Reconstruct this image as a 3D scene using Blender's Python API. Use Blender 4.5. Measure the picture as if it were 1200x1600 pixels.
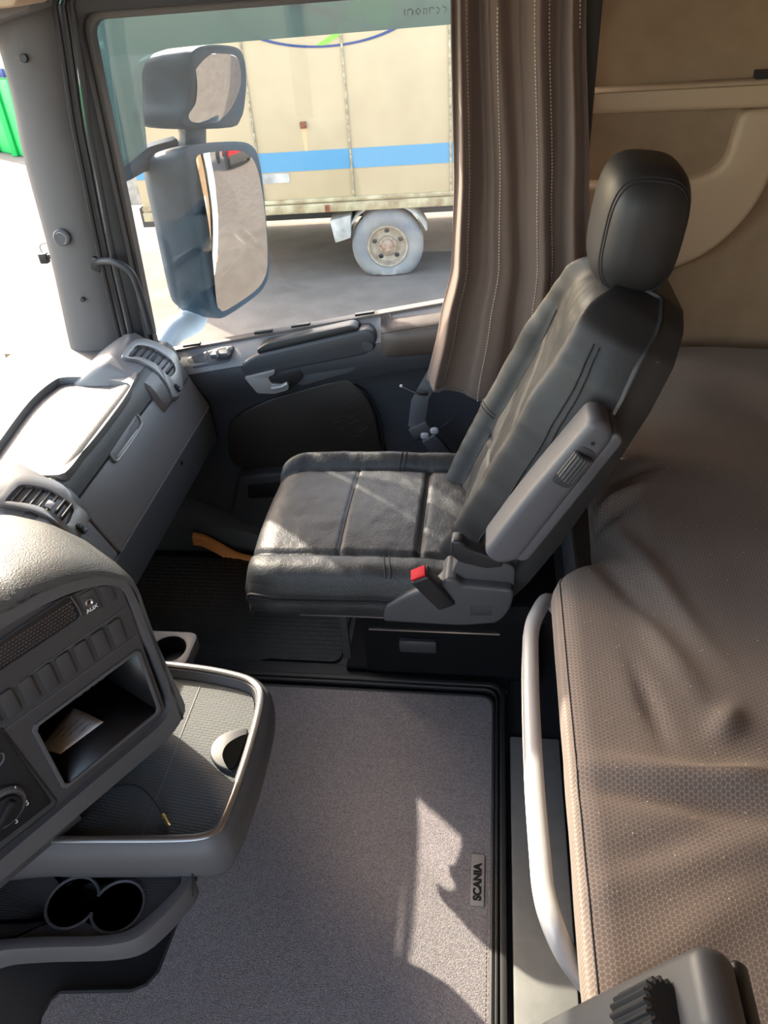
import bpy, bmesh, math, random
from mathutils import Vector, Matrix, noise
random.seed(7)
V = Vector
for o in list(bpy.data.objects): bpy.data.objects.remove(o)
S = bpy.context.scene
C = S.collection
# ------------------------------------------------------------------ camera
PITCH, ROLL, YAW, FPX = math.radians(36.5), math.radians(-4.5), math.radians(-9.5), 1200.0
EYE = V((0, 0, 1.45))
_f = V((math.sin(YAW)*math.cos(PITCH), math.cos(YAW)*math.cos(PITCH), -math.sin(PITCH)))
_r0 = _f.cross(V((0, 0, 1))).normalized(); _u0 = _r0.cross(_f)
_r = math.cos(ROLL)*_r0 + math.sin(ROLL)*_u0; _u = -math.sin(ROLL)*_r0 + math.cos(ROLL)*_u0
cam = bpy.data.cameras.new('camera'); camo = bpy.data.objects.new('camera', cam); C.objects.link(camo)
camo.matrix_world = Matrix(((_r.x, _u.x, -_f.x, EYE.x), (_r.y, _u.y, -_f.y, EYE.y), (_r.z, _u.z, -_f.z, EYE.z), (0, 0, 0, 1)))
cam.sensor_fit = 'VERTICAL'; cam.sensor_height = 36; cam.lens = 36*FPX/1600
cam.clip_start = 0.02; cam.clip_end = 300
S.camera = camo
# ------------------------------------------------------------------ sky, sun, exposure
SUN_DIR = V((1.087, -0.98, -1.0)).normalized()
w = bpy.data.worlds.new('sky'); S.world = w; w.use_nodes = True
nt = w.node_tree; bg = nt.nodes['Background']
sky = nt.nodes.new('ShaderNodeTexSky'); sky.sky_type = 'NISHITA'; sky.sun_disc = False
sky.sun_elevation = math.radians(36); sky.sun_rotation = math.atan2(-SUN_DIR.x, -SUN_DIR.y)
sky.air_density = 1.0; sky.dust_density = 2.0
wm = nt.nodes.new('ShaderNodeMix'); wm.data_type = 'RGBA'; wm.blend_type = 'MULTIPLY'; wm.inputs[0].default_value = 1.0
wm.inputs[7].default_value = (1.0, 0.86, 0.74, 1)   # white balance of the daylight
nt.links.new(sky.outputs[0], wm.inputs[6]); nt.links.new(wm.outputs[2], bg.inputs[0]); bg.inputs[1].default_value = 0.5
sl = bpy.data.lights.new('sun', 'SUN'); so = bpy.data.objects.new('sun', sl); C.objects.link(so)
sl.energy = 4.0; sl.angle = math.radians(0.6); sl.color = (1.0, 0.90, 0.76)
so.rotation_euler = SUN_DIR.to_track_quat('-Z', 'Y').to_euler(); so.location = (-5, 6, 6)
vs = S.view_settings; vs.view_transform = 'Standard'; vs.look = 'None'; vs.gamma = 1; vs.use_curve_mapping = False
vs.exposure = 1.85

# ------------------------------------------------------------------ measuring helpers: where a line of sight meets a real surface
def sight(px, py):
    return _r*((px-600)/FPX) + _u*((800-py)/FPX) + _f
def P(px, py, ax, val):
    d = sight(px, py); t = (val-EYE[ax])/d[ax]
    return EYE + d*t
def PP(px, py, p0, n):
    d = sight(px, py); n = V(n)
    return EYE + d*((V(p0)-EYE).dot(n)/d.dot(n))
def PX(pts, ax, val): return [P(x, y, ax, val) for x, y in pts]

# ------------------------------------------------------------------ materials
MATS = {}
def mat(name, col, rough=0.5, metal=0.0, bump=0.0, bscale=200.0, var=0.0, vscale=8.0, spec=0.5, kind='noise', sheen=0.0, col2=None):
    if name in MATS: return MATS[name]
    m = bpy.data.materials.new(name); m.use_nodes = True; MATS[name] = m
    t = m.node_tree; b = t.nodes['Principled BSDF']
    b.inputs['Base Color'].default_value = (*col, 1); b.inputs['Roughness'].default_value = rough
    b.inputs['Metallic'].default_value = metal; b.inputs['Specular IOR Level'].default_value = spec
    if sheen: b.inputs['Sheen Weight'].default_value = sheen
    tc = t.nodes.new('ShaderNodeTexCoord')
    if var > 0:
        n = t.nodes.new('ShaderNodeTexNoise'); n.inputs['Scale'].default_value = vscale; n.inputs['Detail'].default_value = 6
        t.links.new(tc.outputs['Object'], n.inputs['Vector'])
        mx = t.nodes.new('ShaderNodeMix'); mx.data_type = 'RGBA'
        c2 = col2 or tuple(c*(1-var) for c in col)
        mx.inputs[6].default_value = (*c2, 1); mx.inputs[7].default_value = (*[min(1, c*(1+(0 if col2 else var))) for c in col], 1)
        r = t.nodes.new('ShaderNodeMapRange'); r.inputs[1].default_value = 0.32; r.inputs[2].default_value = 0.68
        t.links.new(n.outputs[0], r.inputs[0]); t.links.new(r.outputs[0], mx.inputs[0])
        t.links.new(mx.outputs[2], b.inputs['Base Color'])
    if bump > 0:
        bp = t.nodes.new('ShaderNodeBump'); bp.inputs['Strength'].default_value = bump; bp.inputs['Distance'].default_value = 0.004
        if kind == 'leather':
            n = t.nodes.new('ShaderNodeTexVoronoi'); n.feature = 'DISTANCE_TO_EDGE'; n.inputs['Scale'].default_value = bscale
            n2 = t.nodes.new('ShaderNodeTexNoise'); n2.inputs['Scale'].default_value = bscale*0.35; n2.inputs['Detail'].default_value = 8
            t.links.new(tc.outputs['Object'], n2.inputs['Vector'])
            va = t.nodes.new('ShaderNodeVectorMath'); va.operation = 'MULTIPLY_ADD'
            va.inputs[1].default_value = (0.03, 0.03, 0.03)
            t.links.new(n2.outputs['Color'], va.inputs[0]); t.links.new(tc.outputs['Object'], va.inputs[2])
            t.links.new(va.outputs[0], n.inputs['Vector'])
            mn = t.nodes.new('ShaderNodeMath'); mn.operation = 'MINIMUM'; mn.inputs[1].default_value = 0.12
            t.links.new(n.outputs['Distance'], mn.inputs[0])
            ma = t.nodes.new('ShaderNodeMath'); ma.operation = 'MULTIPLY_ADD'; ma.inputs[1].default_value = 2.2
            t.links.new(mn.outputs[0], ma.inputs[0]); t.links.new(n2.outputs[0], ma.inputs[2])
            t.links.new(ma.outputs[0], bp.inputs['Height'])
        else:
            n = t.nodes.new('ShaderNodeTexNoise'); n.inputs['Scale'].default_value = bscale; n.inputs['Detail'].default_value = 3
            t.links.new(tc.outputs['Object'], n.inputs['Vector']); t.links.new(n.outputs[0], bp.inputs['Height'])
        t.links.new(bp.outputs[0], b.inputs['Normal'])
    return m

def mat_hex(name, c_line, c_cell, size):
    m = mat(name, c_cell, 0.9, spec=0.15); t = m.node_tree; b = t.nodes['Principled BSDF']
    tc = t.nodes.new('ShaderNodeTexCoord')
    def cell(off):
        a = t.nodes.new('ShaderNodeVectorMath'); a.operation = 'MULTIPLY_ADD'
        a.inputs[1].default_value = (1/(size*1.732), 1/size, 0); a.inputs[2].default_value = (off, off, 0)
        t.links.new(tc.outputs['Object'], a.inputs[0])
        f = t.nodes.new('ShaderNodeVectorMath'); f.operation = 'FRACTION'; t.links.new(a.outputs[0], f.inputs[0])
        s = t.nodes.new('ShaderNodeVectorMath'); s.operation = 'SUBTRACT'; s.inputs[1].default_value = (.5, .5, 0); t.links.new(f.outputs[0], s.inputs[0])
        k = t.nodes.new('ShaderNodeVectorMath'); k.operation = 'MULTIPLY'; k.inputs[1].default_value = (1.732, 1, 0); t.links.new(s.outputs[0], k.inputs[0])
        l = t.nodes.new('ShaderNodeVectorMath'); l.operation = 'LENGTH'; t.links.new(k.outputs[0], l.inputs[0])
        return l.outputs['Value']
    mn = t.nodes.new('ShaderNodeMath'); mn.operation = 'MINIMUM'
    t.links.new(cell(0.0), mn.inputs[0]); t.links.new(cell(0.5), mn.inputs[1])
    r = t.nodes.new('ShaderNodeMapRange'); r.inputs[1].default_value = 0.36; r.inputs[2].default_value = 0.56
    t.links.new(mn.outputs[0], r.inputs[0])
    n = t.nodes.new('ShaderNodeTexNoise'); n.inputs['Scale'].default_value = 5; n.inputs['Detail'].default_value = 5
    t.links.new(tc.outputs['Object'], n.inputs['Vector'])
    mx = t.nodes.new('ShaderNodeMix'); mx.data_type = 'RGBA'; mx.inputs[6].default_value = (*c_cell, 1); mx.inputs[7].default_value = (*c_line, 1)
    t.links.new(r.outputs[0], mx.inputs[0]); t.links.new(mx.outputs[2], b.inputs['Base Color'])
    bp = t.nodes.new('ShaderNodeBump'); bp.inputs['Strength'].default_value = 0.35; bp.inputs['Distance'].default_value = 0.001
    t.links.new(r.outputs[0], bp.inputs['Height']); t.links.new(bp.outputs[0], b.inputs['Normal'])
    b.inputs['Sheen Weight'].default_value = 0.25; b.inputs['Sheen Roughness'].default_value = 0.6
    b.inputs['Sheen Tint'].default_value = (0.8, 0.7, 0.6, 1)
    return m

def mat_brick(name, col, rough, sx, strength=0.6, rot=0.0, mortar=0.12, spec=0.5):
    m = mat(name, col, rough, spec=spec); t = m.node_tree; b = t.nodes['Principled BSDF']
    tc = t.nodes.new('ShaderNodeTexCoord'); mp = t.nodes.new('ShaderNodeMapping'); mp.inputs['Rotation'].default_value = (0, 0, rot)
    mp.inputs['Scale'].default_value = (sx, sx, sx)
    t.links.new(tc.outputs['Object'], mp.inputs['Vector'])
    k = t.nodes.new('ShaderNodeTexBrick'); k.inputs['Scale'].default_value = 1; k.inputs['Mortar Size'].default_value = mortar
    k.inputs['Mortar Smooth'].default_value = 0.6; k.inputs['Brick Width'].default_value = 1.6; k.inputs['Row Height'].default_value = 0.6
    k.inputs['Color1'].default_value = (1, 1, 1, 1); k.inputs['Color2'].default_value = (.85, .85, .85, 1); k.inputs['Mortar'].default_value = (0, 0, 0, 1)
    t.links.new(mp.outputs[0], k.inputs['Vector'])
    bp = t.nodes.new('ShaderNodeBump'); bp.inputs['Strength'].default_value = strength; bp.inputs['Distance'].default_value = 0.002
    t.links.new(k.outputs['Color'], bp.inputs['Height']); t.links.new(bp.outputs[0], b.inputs['Normal'])
    return m

def mat_glass(name, tint, gloss=0.06, painted_refl=None):
    m = bpy.data.materials.new(name); m.use_nodes = True; t = m.node_tree; MATS[name] = m
    t.nodes.remove(t.nodes['Principled BSDF']); out = t.nodes['Material Output']
    tr = t.nodes.new('ShaderNodeBsdfTransparent'); tr.inputs[0].default_value = (*tint, 1)
    gl = t.nodes.new('ShaderNodeBsdfGlossy'); gl.inputs['Roughness'].default_value = 0.02
    mx = t.nodes.new('ShaderNodeMixShader'); mx.inputs[0].default_value = gloss
    t.links.new(tr.outputs[0], mx.inputs[1]); t.links.new(gl.outputs[0], mx.inputs[2]); last = mx
    if painted_refl:
        df = t.nodes.new('ShaderNodeBsdfTranslucent'); df.inputs[0].default_value = (*painted_refl[0], 1)
        d2 = t.nodes.new('ShaderNodeBsdfDiffuse'); d2.inputs[0].default_value = (*painted_refl[0], 1)
        ad = t.nodes.new('ShaderNodeMixShader'); ad.inputs[0].default_value = .5
        t.links.new(df.outputs[0], ad.inputs[1]); t.links.new(d2.outputs[0], ad.inputs[2])
        m2 = t.nodes.new('ShaderNodeMixShader'); m2.inputs[0].default_value = painted_refl[1]
        t.links.new(mx.outputs[0], m2.inputs[1]); t.links.new(ad.outputs[0], m2.inputs[2]); last = m2
    t.links.new(last.outputs[0], out.inputs[0])
    return m

leather = mat('black_leather', (0.020, 0.021, 0.022), 0.50, bump=0.24, bscale=85, kind='leather', var=0.25, vscale=14, spec=0.38)
leather_s = mat('black_leather_smooth', (0.020, 0.020, 0.021), 0.48, bump=0.05, bscale=70, kind='leather', spec=0.4)
thread = mat('dark_thread', (0.012, 0.010, 0.012), 0.8)
plas_seat = mat('grey_seat_plastic', (0.075, 0.075, 0.085), 0.5, bump=0.05, bscale=900)
plas_dk = mat('charcoal_plastic', (0.032, 0.032, 0.036), 0.5, bump=0.06, bscale=700)
plas_blk = mat('black_plastic', (0.010, 0.010, 0.012), 0.45)
plas_dash = mat('grey_dash_plastic', (0.17, 0.168, 0.170), 0.42, bump=0.10, bscale=650, spec=0.55)
plas_top = mat('grey_grained_dash_top', (0.065, 0.065, 0.066), 0.46, bump=0.30, bscale=420, spec=0.6)
plas_lower = mat('blue_grey_lower_plastic', (0.078, 0.087, 0.098), 0.5, bump=0.06, bscale=700)
plas_con = mat('console_grey_plastic', (0.085, 0.083, 0.088), 0.55, bump=0.10, bscale=800)
plas_fas = mat('fascia_charcoal', (0.048, 0.046, 0.049), 0.48, bump=0.05, bscale=900)
pillar_m = mat('pillar_grey', (0.115, 0.108, 0.108), 0.6, bump=0.05, bscale=900)
rubber = mat('black_rubber', (0.018, 0.017, 0.018), 0.55)
gasket_m = mat('brown_grey_gasket', (0.085, 0.072, 0.068), 0.6)
door_m = mat('door_charcoal', (0.040, 0.042, 0.048), 0.5, bump=0.06, bscale=700)
door_lt = mat('door_grey', (0.058, 0.061, 0.068), 0.5, bump=0.05, bscale=700)
sill_m = mat('sunlit_sill_grey', (0.19, 0.192, 0.20), 0.5, bump=0.05, bscale=700)  # door grey made paler, with sunlight on the ledge put in
ped_m = mat('pedestal_black', (0.004, 0.004, 0.005), 0.8, spec=0.15)
arm_dk = mat('dark_grey_armrest', (0.050, 0.050, 0.053), 0.5, bump=0.05, bscale=900)
void = mat('deep_black', (0.003, 0.003, 0.003), 1.0, spec=0.0)
silver = mat('silver_paint', (0.34, 0.33, 0.32), 0.4, metal=0.35)
chrome = mat('brushed_metal', (0.42, 0.39, 0.36), 0.28, metal=0.9)
alu = mat('grey_painted_tube', (0.40, 0.39, 0.39), 0.35, metal=0.15)
brown_leather = mat('brown_leather', (0.072, 0.056, 0.048), 0.5, bump=0.15, bscale=120, kind='leather')
dark_brown = mat('dark_brown_vinyl', (0.024, 0.018, 0.014), 0.5, bump=0.08, bscale=500)
curtain_m = mat('brown_curtain_cloth', (0.165, 0.118, 0.095), 0.85, bump=0.10, bscale=1500, spec=0.15, sheen=0.15)
stitch_m = mat('cream_stitch', (0.62, 0.52, 0.42), 0.8)
stitch_b = mat('brown_stitch', (0.27, 0.20, 0.16), 0.8)
beige = mat('beige_wall_cloth', (0.30, 0.212, 0.135), 0.85, bump=0.08, bscale=900, var=0.08, vscale=20, spec=0.15)
beige_pl = mat('beige_plastic', (0.48, 0.355, 0.235), 0.6, bump=0.04, bscale=900)
bunk_m = mat_hex('brown_honeycomb_cloth', (0.250, 0.205, 0.178), (0.125, 0.096, 0.080), 0.0062)
bunk_side = mat('brown_piping_cloth', (0.11, 0.080, 0.064), 0.9, bump=0.2, bscale=1200, spec=0.15)
carpet = mat('grey_carpet', (0.26, 0.232, 0.236), 0.95, bump=0.9, bscale=420, var=0.28, vscale=300, spec=0.1)
rub_mat = mat_brick('green_black_rubber', (0.014, 0.017, 0.016), 0.6, 38, 0.5, 0.0, 0.2)
tray_mat = mat_brick('grey_tray_rubber', (0.050, 0.055, 0.058), 0.6, 115, 0.45, 0.1, 0.2)
floor_m = mat('floor_black', (0.016, 0.016, 0.018), 0.6)
step_m = mat('pale_grey_floor_plate', (0.17, 0.165, 0.155), 0.6, bump=0.05, bscale=500, var=0.1, vscale=30)
red_m = mat('red_plastic', (0.35, 0.012, 0.02), 0.7, spec=0.15)
white_m = mat('white_print', (0.75, 0.75, 0.75), 0.6)
paper = mat('white_paper', (0.72, 0.70, 0.70), 0.8)
ink = mat('blue_black_ink', (0.05, 0.05, 0.07), 0.7)
brass = mat('brass', (0.55, 0.38, 0.14), 0.3, metal=0.9)
orange_m = mat('sunlit_orange_brown_plastic', (0.88, 0.40, 0.12), 0.45)  # brown step strip with reflected sunlight put into the orange
grey_btn = mat('pale_grey_knob', (0.5, 0.48, 0.5), 0.5)
mirror_m = mat('mirror_glass', (0.36, 0.365, 0.37), 0.01, metal=1.0)
blue_dk = mat('dark_blue_paint', (0.012, 0.045, 0.082), 0.5, var=0.15, vscale=20)
blue_lt = mat('pale_blue_paint', (0.42, 0.55, 0.68), 0.3)
cream = mat('cream_box_panel', (0.50, 0.39, 0.235), 0.45, var=0.08, vscale=2.5, col2=(0.45, 0.345, 0.205))
cream_dirty = mat('dirty_cream_rail', (0.50, 0.43, 0.26), 0.6, var=0.5, vscale=9, col2=(0.26, 0.18, 0.09))
stripe_m = mat('sky_blue_stripe', (0.08, 0.26, 0.41), 0.5)
rust = mat('rust', (0.22, 0.07, 0.03), 0.9, var=0.4, vscale=40)
rust_run = mat('rust_stain', (0.62, 0.42, 0.22), 0.8)
seam_m = mat('dirty_seam', (0.36, 0.30, 0.19), 0.7, var=0.4, vscale=30)
tyre_m = mat('dusty_tyre', (0.15, 0.16, 0.18), 0.85, bump=0.2, bscale=60, var=0.45, vscale=5, col2=(0.26, 0.25, 0.23))
rim_m = mat('dirty_cream_rim', (0.42, 0.36, 0.27), 0.6, var=0.4, vscale=12, col2=(0.25, 0.19, 0.13))
hub_m = mat('rusty_hub', (0.36, 0.28, 0.21), 0.7, var=0.4, vscale=30, col2=(0.22, 0.10, 0.05))
mud_m = mat('pale_mudguard', (0.44, 0.42, 0.38), 0.7, var=0.3, vscale=8)
under_m = mat('underframe', (0.03, 0.03, 0.03), 0.8)
asphalt = mat('asphalt', (0.185, 0.160, 0.136), 0.9, bump=0.5, bscale=60, var=0.12, vscale=3, spec=0.2)
green_m = mat('green_skip_paint', (0.02, 0.45, 0.10), 0.4)
teal_m = mat('teal_blue_tarp', (0.06, 0.16, 0.22), 0.7, var=0.3, vscale=3)
tag_m = mat('grey_leather_tag', (0.30, 0.27, 0.25), 0.6, bump=0.1, bscale=600)
logo_b = mat('logo_blue', (0.015, 0.045, 0.17), 0.5); logo_r = mat('logo_red', (0.75, 0.05, 0.05), 0.5)
logo_g = mat('logo_green', (0.22, 0.62, 0.05), 0.5); logo_o = mat('logo_orange', (0.75, 0.28, 0.12), 0.5)
logo_gr = mat('logo_grey', (0.50, 0.47, 0.40), 0.5)
glass_side = mat_glass('side_glass', (0.96, 0.97, 0.95), 0.04)
glass_front = mat_glass('windscreen_glass', (0.95, 0.97, 0.95), 0.04)
glass_tint = mat_glass('teal_tinted_plastic', (0.22, 0.34, 0.37), 0.12, ((0.19, 0.25, 0.27), 0.35))  # diffuse teal share stands in for the bright interior reflection

# ------------------------------------------------------------------ mesh helpers
class MB:
    def __init__(s): s.bm = bmesh.new()
    def merge(s, b2):
        me = bpy.data.meshes.new('tmp'); b2.to_mesh(me); b2.free(); s.bm.from_mesh(me); bpy.data.meshes.remove(me); return s
    def prism(s, pts, ext, bev=0.0, seg=2, end_bev=True):
        b = bmesh.new(); ext = V(ext)
        a = [b.verts.new(V(p)) for p in pts]; c = [b.verts.new(V(p)+ext) for p in pts]
        n = len(a)
        b.faces.new(a); b.faces.new(c[::-1])
        for i in range(n): b.faces.new((a[i], c[i], c[(i+1) % n], a[(i+1) % n]))
        bmesh.ops.recalc_face_normals(b, faces=b.faces)
        if bev > 0:
            es = [e for e in b.edges if len(e.link_faces) == 2 and e.calc_face_angle() > math.radians(35)]
            bmesh.ops.bevel(b, geom=es, offset=bev, segments=seg, profile=0.5, affect='EDGES', clamp_overlap=True)
        return s.merge(b)
    def box(s, c, size, rot=None, bev=0.0, seg=2):
        b = bmesh.new(); bmesh.ops.create_cube(b, size=1)
        bmesh.ops.scale(b, vec=size, verts=b.verts)
        if bev > 0: bmesh.ops.bevel(b, geom=list(b.edges), offset=bev, segments=seg, profile=0.5, affect='EDGES', clamp_overlap=True)
        if rot is not None: bmesh.ops.transform(b, matrix=rot.to_4x4(), verts=b.verts)
        bmesh.ops.translate(b, vec=V(c), verts=b.verts)
        return s.merge(b)
    def frame(s, outer, inner, ext, bev=0.0, n=56):
        o = resample(outer, n); i = resample(inner, n); ext = V(ext)
        ci = sum(i, V())/n; nr = ext.normalized()
        def st(loop):   # start where the loop is furthest along a fixed direction, same turning
            k = min(range(n), key=lambda j: (loop[j]-i0).length); return loop[k:]+loop[:k]
        i0 = i[0]
        if poly_n(o).dot(poly_n(i)) < 0: i = i[::-1]; i0 = i[0]
        o = st(o)
        b = bmesh.new()
        L = [[b.verts.new(p) for p in q] for q in (o, [p+ext for p in o], [p+ext for p in i], i)]
        for a in range(4):
            A, B = L[a], L[(a+1) % 4]
            for k in range(n): b.faces.new((A[k], A[(k+1) % n], B[(k+1) % n], B[k]))
        bmesh.ops.recalc_face_normals(b, faces=b.faces)
        if bev > 0:
            es = []
            for q in L:
                for k in range(n):
                    e = b.edges.get((q[k], q[(k+1) % n]))
                    if e: es.append(e)
            bmesh.ops.bevel(b, geom=es, offset=bev, segments=2, profile=0.5, affect='EDGES', clamp_overlap=True)
        return s.merge(b)
    def grid(s, rows, cu=False, cv=False):
        b = bmesh.new(); g = [[b.verts.new(V(p)) for p in r] for r in rows]
        R, K = len(g), len(g[0])
        for i in range(R if cu else R-1):
            for j in range(K if cv else K-1):
                q = (g[i][j], g[(i+1) % R][j], g[(i+1) % R][(j+1) % K], g[i][(j+1) % K])
                try: b.faces.new(q)
                except ValueError: pass
        return s.merge(b)
    def loft(s, rows, caps=True):
        b = bmesh.new(); g = [[b.verts.new(V(p)) for p in r] for r in rows]; K = len(g[0])
        for i in range(len(g)-1):
            for j in range(K): b.faces.new((g[i][j], g[i+1][j], g[i+1][(j+1) % K], g[i][(j+1) % K]))
        if caps: b.faces.new(g[0]); b.faces.new(g[-1][::-1])
        bmesh.ops.recalc_face_normals(b, faces=b.faces)
        return s.merge(b)
    def tube(s, pts, r, n=8, closed=False, flat=1.0, smooth=0, up=None):
        pts = [V(p) for p in pts]
        if smooth: pts = catmull(pts, smooth, closed)
        m = len(pts); rows = []
        rr = r if callable(r) else (lambda t: r)
        prev = None
        for i, p in enumerate(pts):
            if closed: t = pts[(i+1) % m]-pts[i-1]
            else: t = pts[min(i+1, m-1)]-pts[max(i-1, 0)]
            if t.length < 1e-9: t = V((0, 0, 1))
            t.normalize()
            if prev is None:
                a = up and V(up) or (V((0, 0, 1)) if abs(t.z) < 0.9 else V((1, 0, 0)))
                x = (a - t*a.dot(t)).normalized()
            else:
                x = prev - t*prev.dot(t)
                x = x.normalized() if x.length > 1e-6 else prev
            prev = x; y = t.cross(x); q = rr(i/max(1, m-1))
            rows.append([p + x*(q*flat*math.cos(2*math.pi*k/n)) + y*(q*math.sin(2*math.pi*k/n)) for k in range(n)])
        if closed:
            return s.grid(rows, cu=True, cv=True)
        return s.loft(rows)
    def lathe(s, prof, origin, axis, n=32, caps=True):
        a = V(axis).normalized(); x = a.orthogonal().normalized(); y = a.cross(x); o = V(origin)
        rows = [[o + a*h + (x*math.cos(2*math.pi*k/n)+y*math.sin(2*math.pi*k/n))*max(r, 1e-4) for k in range(n)] for r, h in prof]
        return s.loft(rows, caps)
    def ball(s, c, r, ex=2.0, nu=28, nv=18, rot=None):
        def sp(v, e): return math.copysign(abs(v)**(2/e), v)
        rows = []
        for i in range(1, nv):
            th = -math.pi/2+math.pi*i/nv; row = []
            for k in range(nu):
                ph = 2*math.pi*k/nu
                p = V((r[0]*sp(math.cos(th), ex)*sp(math.cos(ph), ex), r[1]*sp(math.cos(th), ex)*sp(math.sin(ph), ex), r[2]*sp(math.sin(th), ex)))
                if rot is not None: p = rot @ p
                row.append(V(c)+p)
            rows.append(row)
        return s.loft(rows)
def poly_n(pts):
    n = V(); m = len(pts)
    for i in range(m): n += pts[i].cross(pts[(i+1) % m])
    return n
def resample(pts, n):
    pts = [V(p) for p in pts]; m = len(pts)
    L = [0]
    for i in range(m): L.append(L[-1]+(pts[(i+1) % m]-pts[i]).length)
    out = []; k = 0
    for j in range(n):
        d = L[-1]*j/n
        while L[k+1] < d: k += 1
        f = (d-L[k])/max(1e-9, L[k+1]-L[k]); out.append(pts[k].lerp(pts[(k+1) % m], f))
    return out
def catmull(pts, k, closed=False):
    m = len(pts); out = []
    for i in range(m if closed else m-1):
        p0 = pts[(i-1) % m] if closed or i > 0 else pts[0]*2-pts[1]
        p1, p2 = pts[i], pts[(i+1) % m]
        p3 = pts[(i+2) % m] if closed or i+2 < m else p2*2-p1
        for j in range(k):
            t = j/k
            out.append(0.5*((2*p1)+(p2-p0)*t+(2*p0-5*p1+4*p2-p3)*t*t+(3*p1-p0-3*p2+p3)*t**3))
    if not closed: out.append(pts[-1])
    return out
def rnd(pts, r, seg=5):
    pts = [V(p) for p in pts]; m = len(pts); out = []
    for i in range(m):
        rr = r[i] if isinstance(r, (list, tuple)) else r
        a, p, b = pts[i-1], pts[i], pts[(i+1) % m]
        q = min(rr, (a-p).length*0.48, (b-p).length*0.48)
        if q < 1e-5: out.append(p); continue
        s, e = p+(a-p).normalized()*q, p+(b-p).normalized()*q
        for k in range(seg+1):
            t = k/seg; out.append(s*(1-t)**2+p*2*t*(1-t)+e*t*t)
    return out
def scale_about(pts, f, c=None):
    c = c or sum((V(p) for p in pts), V())/len(pts)
    return [c+(V(p)-c)*f for p in pts]
WO = {}
def obj(name, mb, m, parent=None, smooth=35, mods=None):
    me = bpy.data.meshes.new(name); bm = mb.bm
    org = WO[parent.name] if parent else None
    if parent is None:
        xs = [v.co for v in bm.verts]
        lo = V([min(v[i] for v in xs) for i in range(3)]); hi = V([max(v[i] for v in xs) for i in range(3)])
        org = V(((lo.x+hi.x)/2, (lo.y+hi.y)/2, lo.z))
    if org.length > 0: bmesh.ops.translate(bm, vec=-org, verts=bm.verts)
    bm.to_mesh(me); bm.free()
    if isinstance(m, (list, tuple)):
        for q in m: me.materials.append(q)
    else: me.materials.append(m)
    for p in me.polygons: p.use_smooth = True
    me.set_sharp_from_angle(angle=math.radians(smooth))
    o = bpy.data.objects.new(name, me); C.objects.link(o)
    if parent: o.parent = parent; WO[o.name] = org
    else: o.location = org; WO[o.name] = org
    return o
def tag(o, label, cat, group=None, kind=None):
    o['label'] = label; o['category'] = cat
    if group: o['group'] = group
    if kind: o['kind'] = kind
    return o
def lab(o, label): o['label'] = label; return o
def thing(name, loc, label, cat, group=None, kind=None, rotz=0, local=False):
    o = bpy.data.objects.new(name, None); C.objects.link(o); o.empty_display_size = 0.05
    o.location = loc; o.rotation_euler = (0, 0, rotz); WO[o.name] = V((0, 0, 0)) if local else V(loc)
    return tag(o, label, cat, group, kind)
def struct(name, mb, m, label, cat, parent=None, smooth=35):
    o = obj(name, mb, m, parent, smooth)
    if parent is None: tag(o, label, cat, kind='structure')
    return o
def text_mb(txt, size, origin, ex, ey, depth=0.0006, bold=0.0):
    cu = bpy.data.curves.new('txt', 'FONT'); cu.body = txt; cu.size = size; cu.extrude = depth; cu.offset = bold
    cu.align_x = 'CENTER'; cu.align_y = 'CENTER'
    to = bpy.data.objects.new('txt', cu); C.objects.link(to)
    dg = bpy.context.evaluated_depsgraph_get(); me = bpy.data.meshes.new_from_object(to.evaluated_get(dg))
    ex = V(ex).normalized(); ey = V(ey).normalized(); ez = ex.cross(ey)
    mx = Matrix(((ex.x, ey.x, ez.x, origin[0]), (ex.y, ey.y, ez.y, origin[1]), (ex.z, ey.z, ez.z, origin[2]), (0, 0, 0, 1)))
    me.transform(mx); mb = MB(); mb.bm.from_mesh(me)
    bpy.data.objects.remove(to); bpy.data.curves.remove(cu); bpy.data.meshes.remove(me)
    return mb
def basis(ex, ey, ez): return Matrix(((ex.x, ey.x, ez.x), (ex.y, ey.y, ez.y), (ex.z, ey.z, ez.z)))

# ================================================================== SETTING
YD, YG = 1.80, 1.87          # inner face of the door, plane of its glass
# floor
m = MB(); m.box((0.0, 0.6, -0.045), (2.8, 2.7, 0.06)); m.box((-0.55, 1.235, -0.008), (0.0, 0.0, 0.0)) if False else None
struct('floor', m, floor_m, 'black cab floor under the grey carpet mat', 'floor')
# ground outside
m = MB(); m.grid([[V((x, y, -1.5)) for y in (-30, 0, 5, 10, 20, 60)] for x in (-60, -20, -8, -3, 2, 8, 40)])
struct('ground', m, asphalt, 'pale asphalt yard outside the cab', 'ground')
# ceiling, rear wall, driver side wall, front bulkhead
m = MB()
m.box((0.0, 0.6, 1.93), (2.4, 2.75, 0.06))
struct('ceiling', m, beige, 'beige cab roof lining', 'ceiling')
m = MB(); m.box((0.70, 0.6, 1.50), (0.60, 2.6, 0.14), None, 0.03); struct('bunk_shade_slab', m, beige, 'added unseen slab that shades the lower mattress', 'shade slab')  # added out of view to darken the bunk and side wall below
m = MB(); m.box((1.02, 0.6, 0.92), (0.06, 2.75, 2.05)); struct('wall_rear', m, beige, 'beige rear wall behind the bunk', 'wall')
m = MB(); m.box((0.55, -0.78, 0.92), (0.95, 0.06, 2.05)); struct('wall_left', m, beige, 'beige side wall at the near end of the bunk', 'wall')
m = MB(); m.box((-1.33, 0.6, 0.24), (0.05, 2.7, 0.6)); m.box((-1.0, 0.55, 1.79), (0.12, 2.6, 0.28)); m.box((-1.0, -0.7, 1.0), (0.08, 0.06, 1.3)); struct('wall_front', m, plas_dk, 'dark bulkhead under and over the windscreen', 'wall')
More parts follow.
